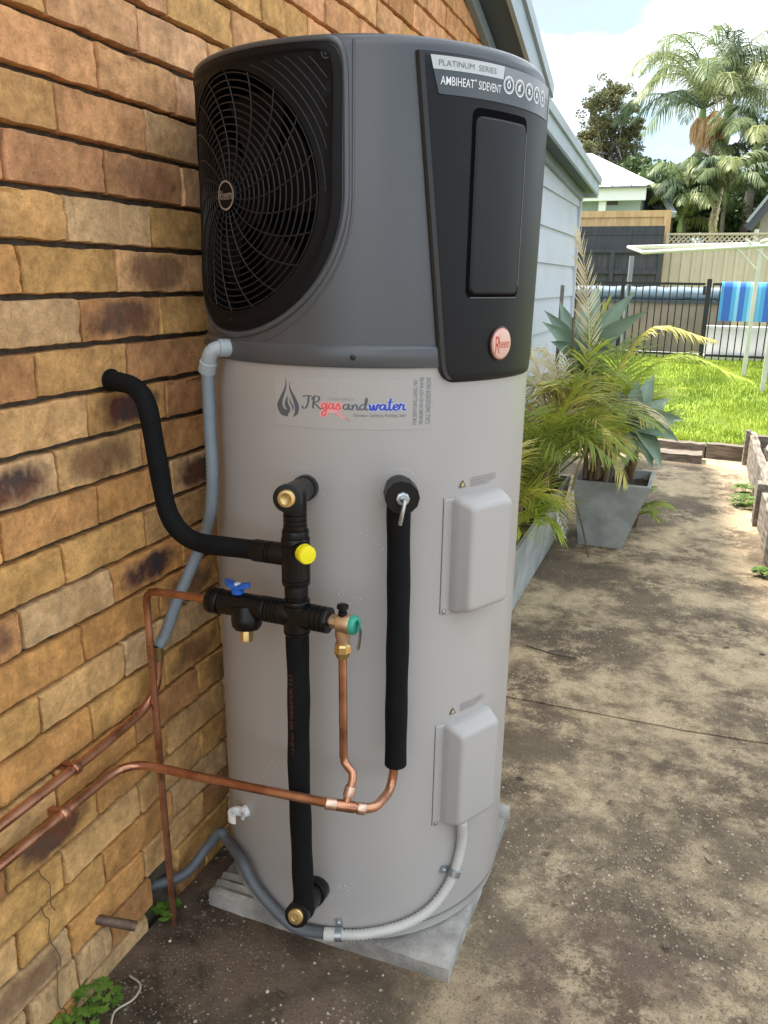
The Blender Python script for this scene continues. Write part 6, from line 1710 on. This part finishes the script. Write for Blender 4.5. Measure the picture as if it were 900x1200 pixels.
far_palm('palm_tree', 'low bushy palm with upright fronds over the cream lattice', (850, 226), PD-4.0, 0.0, 13, 1.6, rt, 0.3, G_, dead=1, trunk_r=0.06, ll=0.7)
far_palm('palm_tree', 'low bushy palm beside the white roofed house', (798, 258), PD-4.0, 0.0, 12, 1.5, rt, 0.3, G_, dead=0, trunk_r=0.06, ll=0.7)
M_bush = mat('bush_leaf', (0.045, 0.085, 0.022), 0.6, var=0.4, vscale=1.5, col2=(0.11, 0.17, 0.05), trans=0.25)
def bush(px, Yd, R3, n, size, label, seed, mt=None):
    rn = random.Random(seed); c = V3(on(px, 1, Yd)); root = empty('bush', (c.x, Yd, 0), label, 'bush', 'bushes behind the fences')
    b = MB()
    for k in range(9):
        leaf_cloud(b, c+V3((rn.uniform(-1, 1)*R3[0]*0.6, rn.uniform(-1, 1)*R3[1]*0.6, rn.uniform(-0.9, 0.9)*R3[2]*0.6)), [r*rn.uniform(0.35, 0.55) for r in R3], n//9, size, rn, 0.3)
    b.build('foliage', mt or M_bush, root)
    b = MB()
    for k in range(5): a = rn.uniform(0, 6.28); b.tube([(c.x, Yd, -0.2), (c.x+R3[0]*0.5*math.cos(a), Yd+R3[1]*0.4*math.sin(a), c.z)], [0.05, 0.02], 6)
    b.build('trunk', M_bark, root)
bush((780, 225), 30, (1.3, 1.2, 1.2), 2600, 0.16, 'mid green bush showing above the end of the white roof', 1)
bush((812, 255), 25, (1.6, 1.0, 1.0), 3000, 0.15, 'dark bush low behind the lattice under the palms', 2)
bush((862, 255), 26, (1.7, 1.0, 1.1), 2800, 0.15, 'dark bush behind the lattice next to the brown house', 3)
bush((765, 215), 34, (1.5, 1.0, 1.0), 2200, 0.16, 'far olive bush behind the white roof ridge', 4)
bush((890, 205), 31, (1.5, 1.2, 2.4), 2600, 0.20, 'tall dark bush in the shade behind the palms', 5)

# broad-leaved tree beyond the white roof
TYd = 42.0; rt2 = random.Random(5)
tb = V3(on((716, 215), 1, TYd)); tree = empty('gum_tree', (tb.x, TYd, 0), 'rounded olive green gum tree standing beyond the white roof', 'tree')
top = V3(on((716, 100), 1, TYd)); hpx = (top.z-tb.z)/115
trunk_pts = crom([(tb.x, TYd, -0.3), (tb.x+0.1, TYd, 2.5), (tb.x-0.1, TYd, tb.z+0.5), (tb.x, TYd, top.z-1.0)], 8)
b = MB(); b.tube(trunk_pts, [0.24*(1-0.8*i/(len(trunk_pts)-1)) for i in range(len(trunk_pts))], 10); b.build('trunk', M_bark, tree, smooth=60)
M_gum = mat('gum_leaf', (0.09, 0.11, 0.035), 0.6, var=0.4, vscale=0.9, col2=(0.25, 0.25, 0.10), trans=0.35)
cr_ = MB(); lm = MB()
for (cx_, cy_, rr_) in ((716, 118, 22), (700, 128, 17), (732, 130, 16), (693, 150, 18), (716, 150, 24), (738, 158, 17), (690, 178, 15), (705, 175, 20), (728, 180, 20), (746, 188, 15), (712, 200, 18), (735, 204, 16), (752, 205, 9), (688, 196, 11), (722, 106, 12), (683, 160, 9), (741, 140, 9)):
    c = V3(on((cx_, cy_), 1, TYd))+V3((0, rt2.uniform(-1.2, 1.2), 0)); R_ = rr_*hpx*1.0
    lm.tube([trunk_pts[rt2.randrange(12, 22)], c+V3((0, 0, -R_*0.2))], [0.06, 0.02], 5)
    for k in range(int(10+rr_*0.9)):
        v = V3((rt2.gauss(0, 0.48), rt2.gauss(0, 0.48), rt2.gauss(0, 0.45)))*R_
        q = R_*rt2.uniform(0.16, 0.30)
        leaf_cloud(cr_, c+v, (q*1.6, q*1.6, q*1.3), 70, 0.12, rt2, 0.1)
cr_.build('crown', M_gum, tree); lm.build('limbs', M_bark, tree, smooth=60)
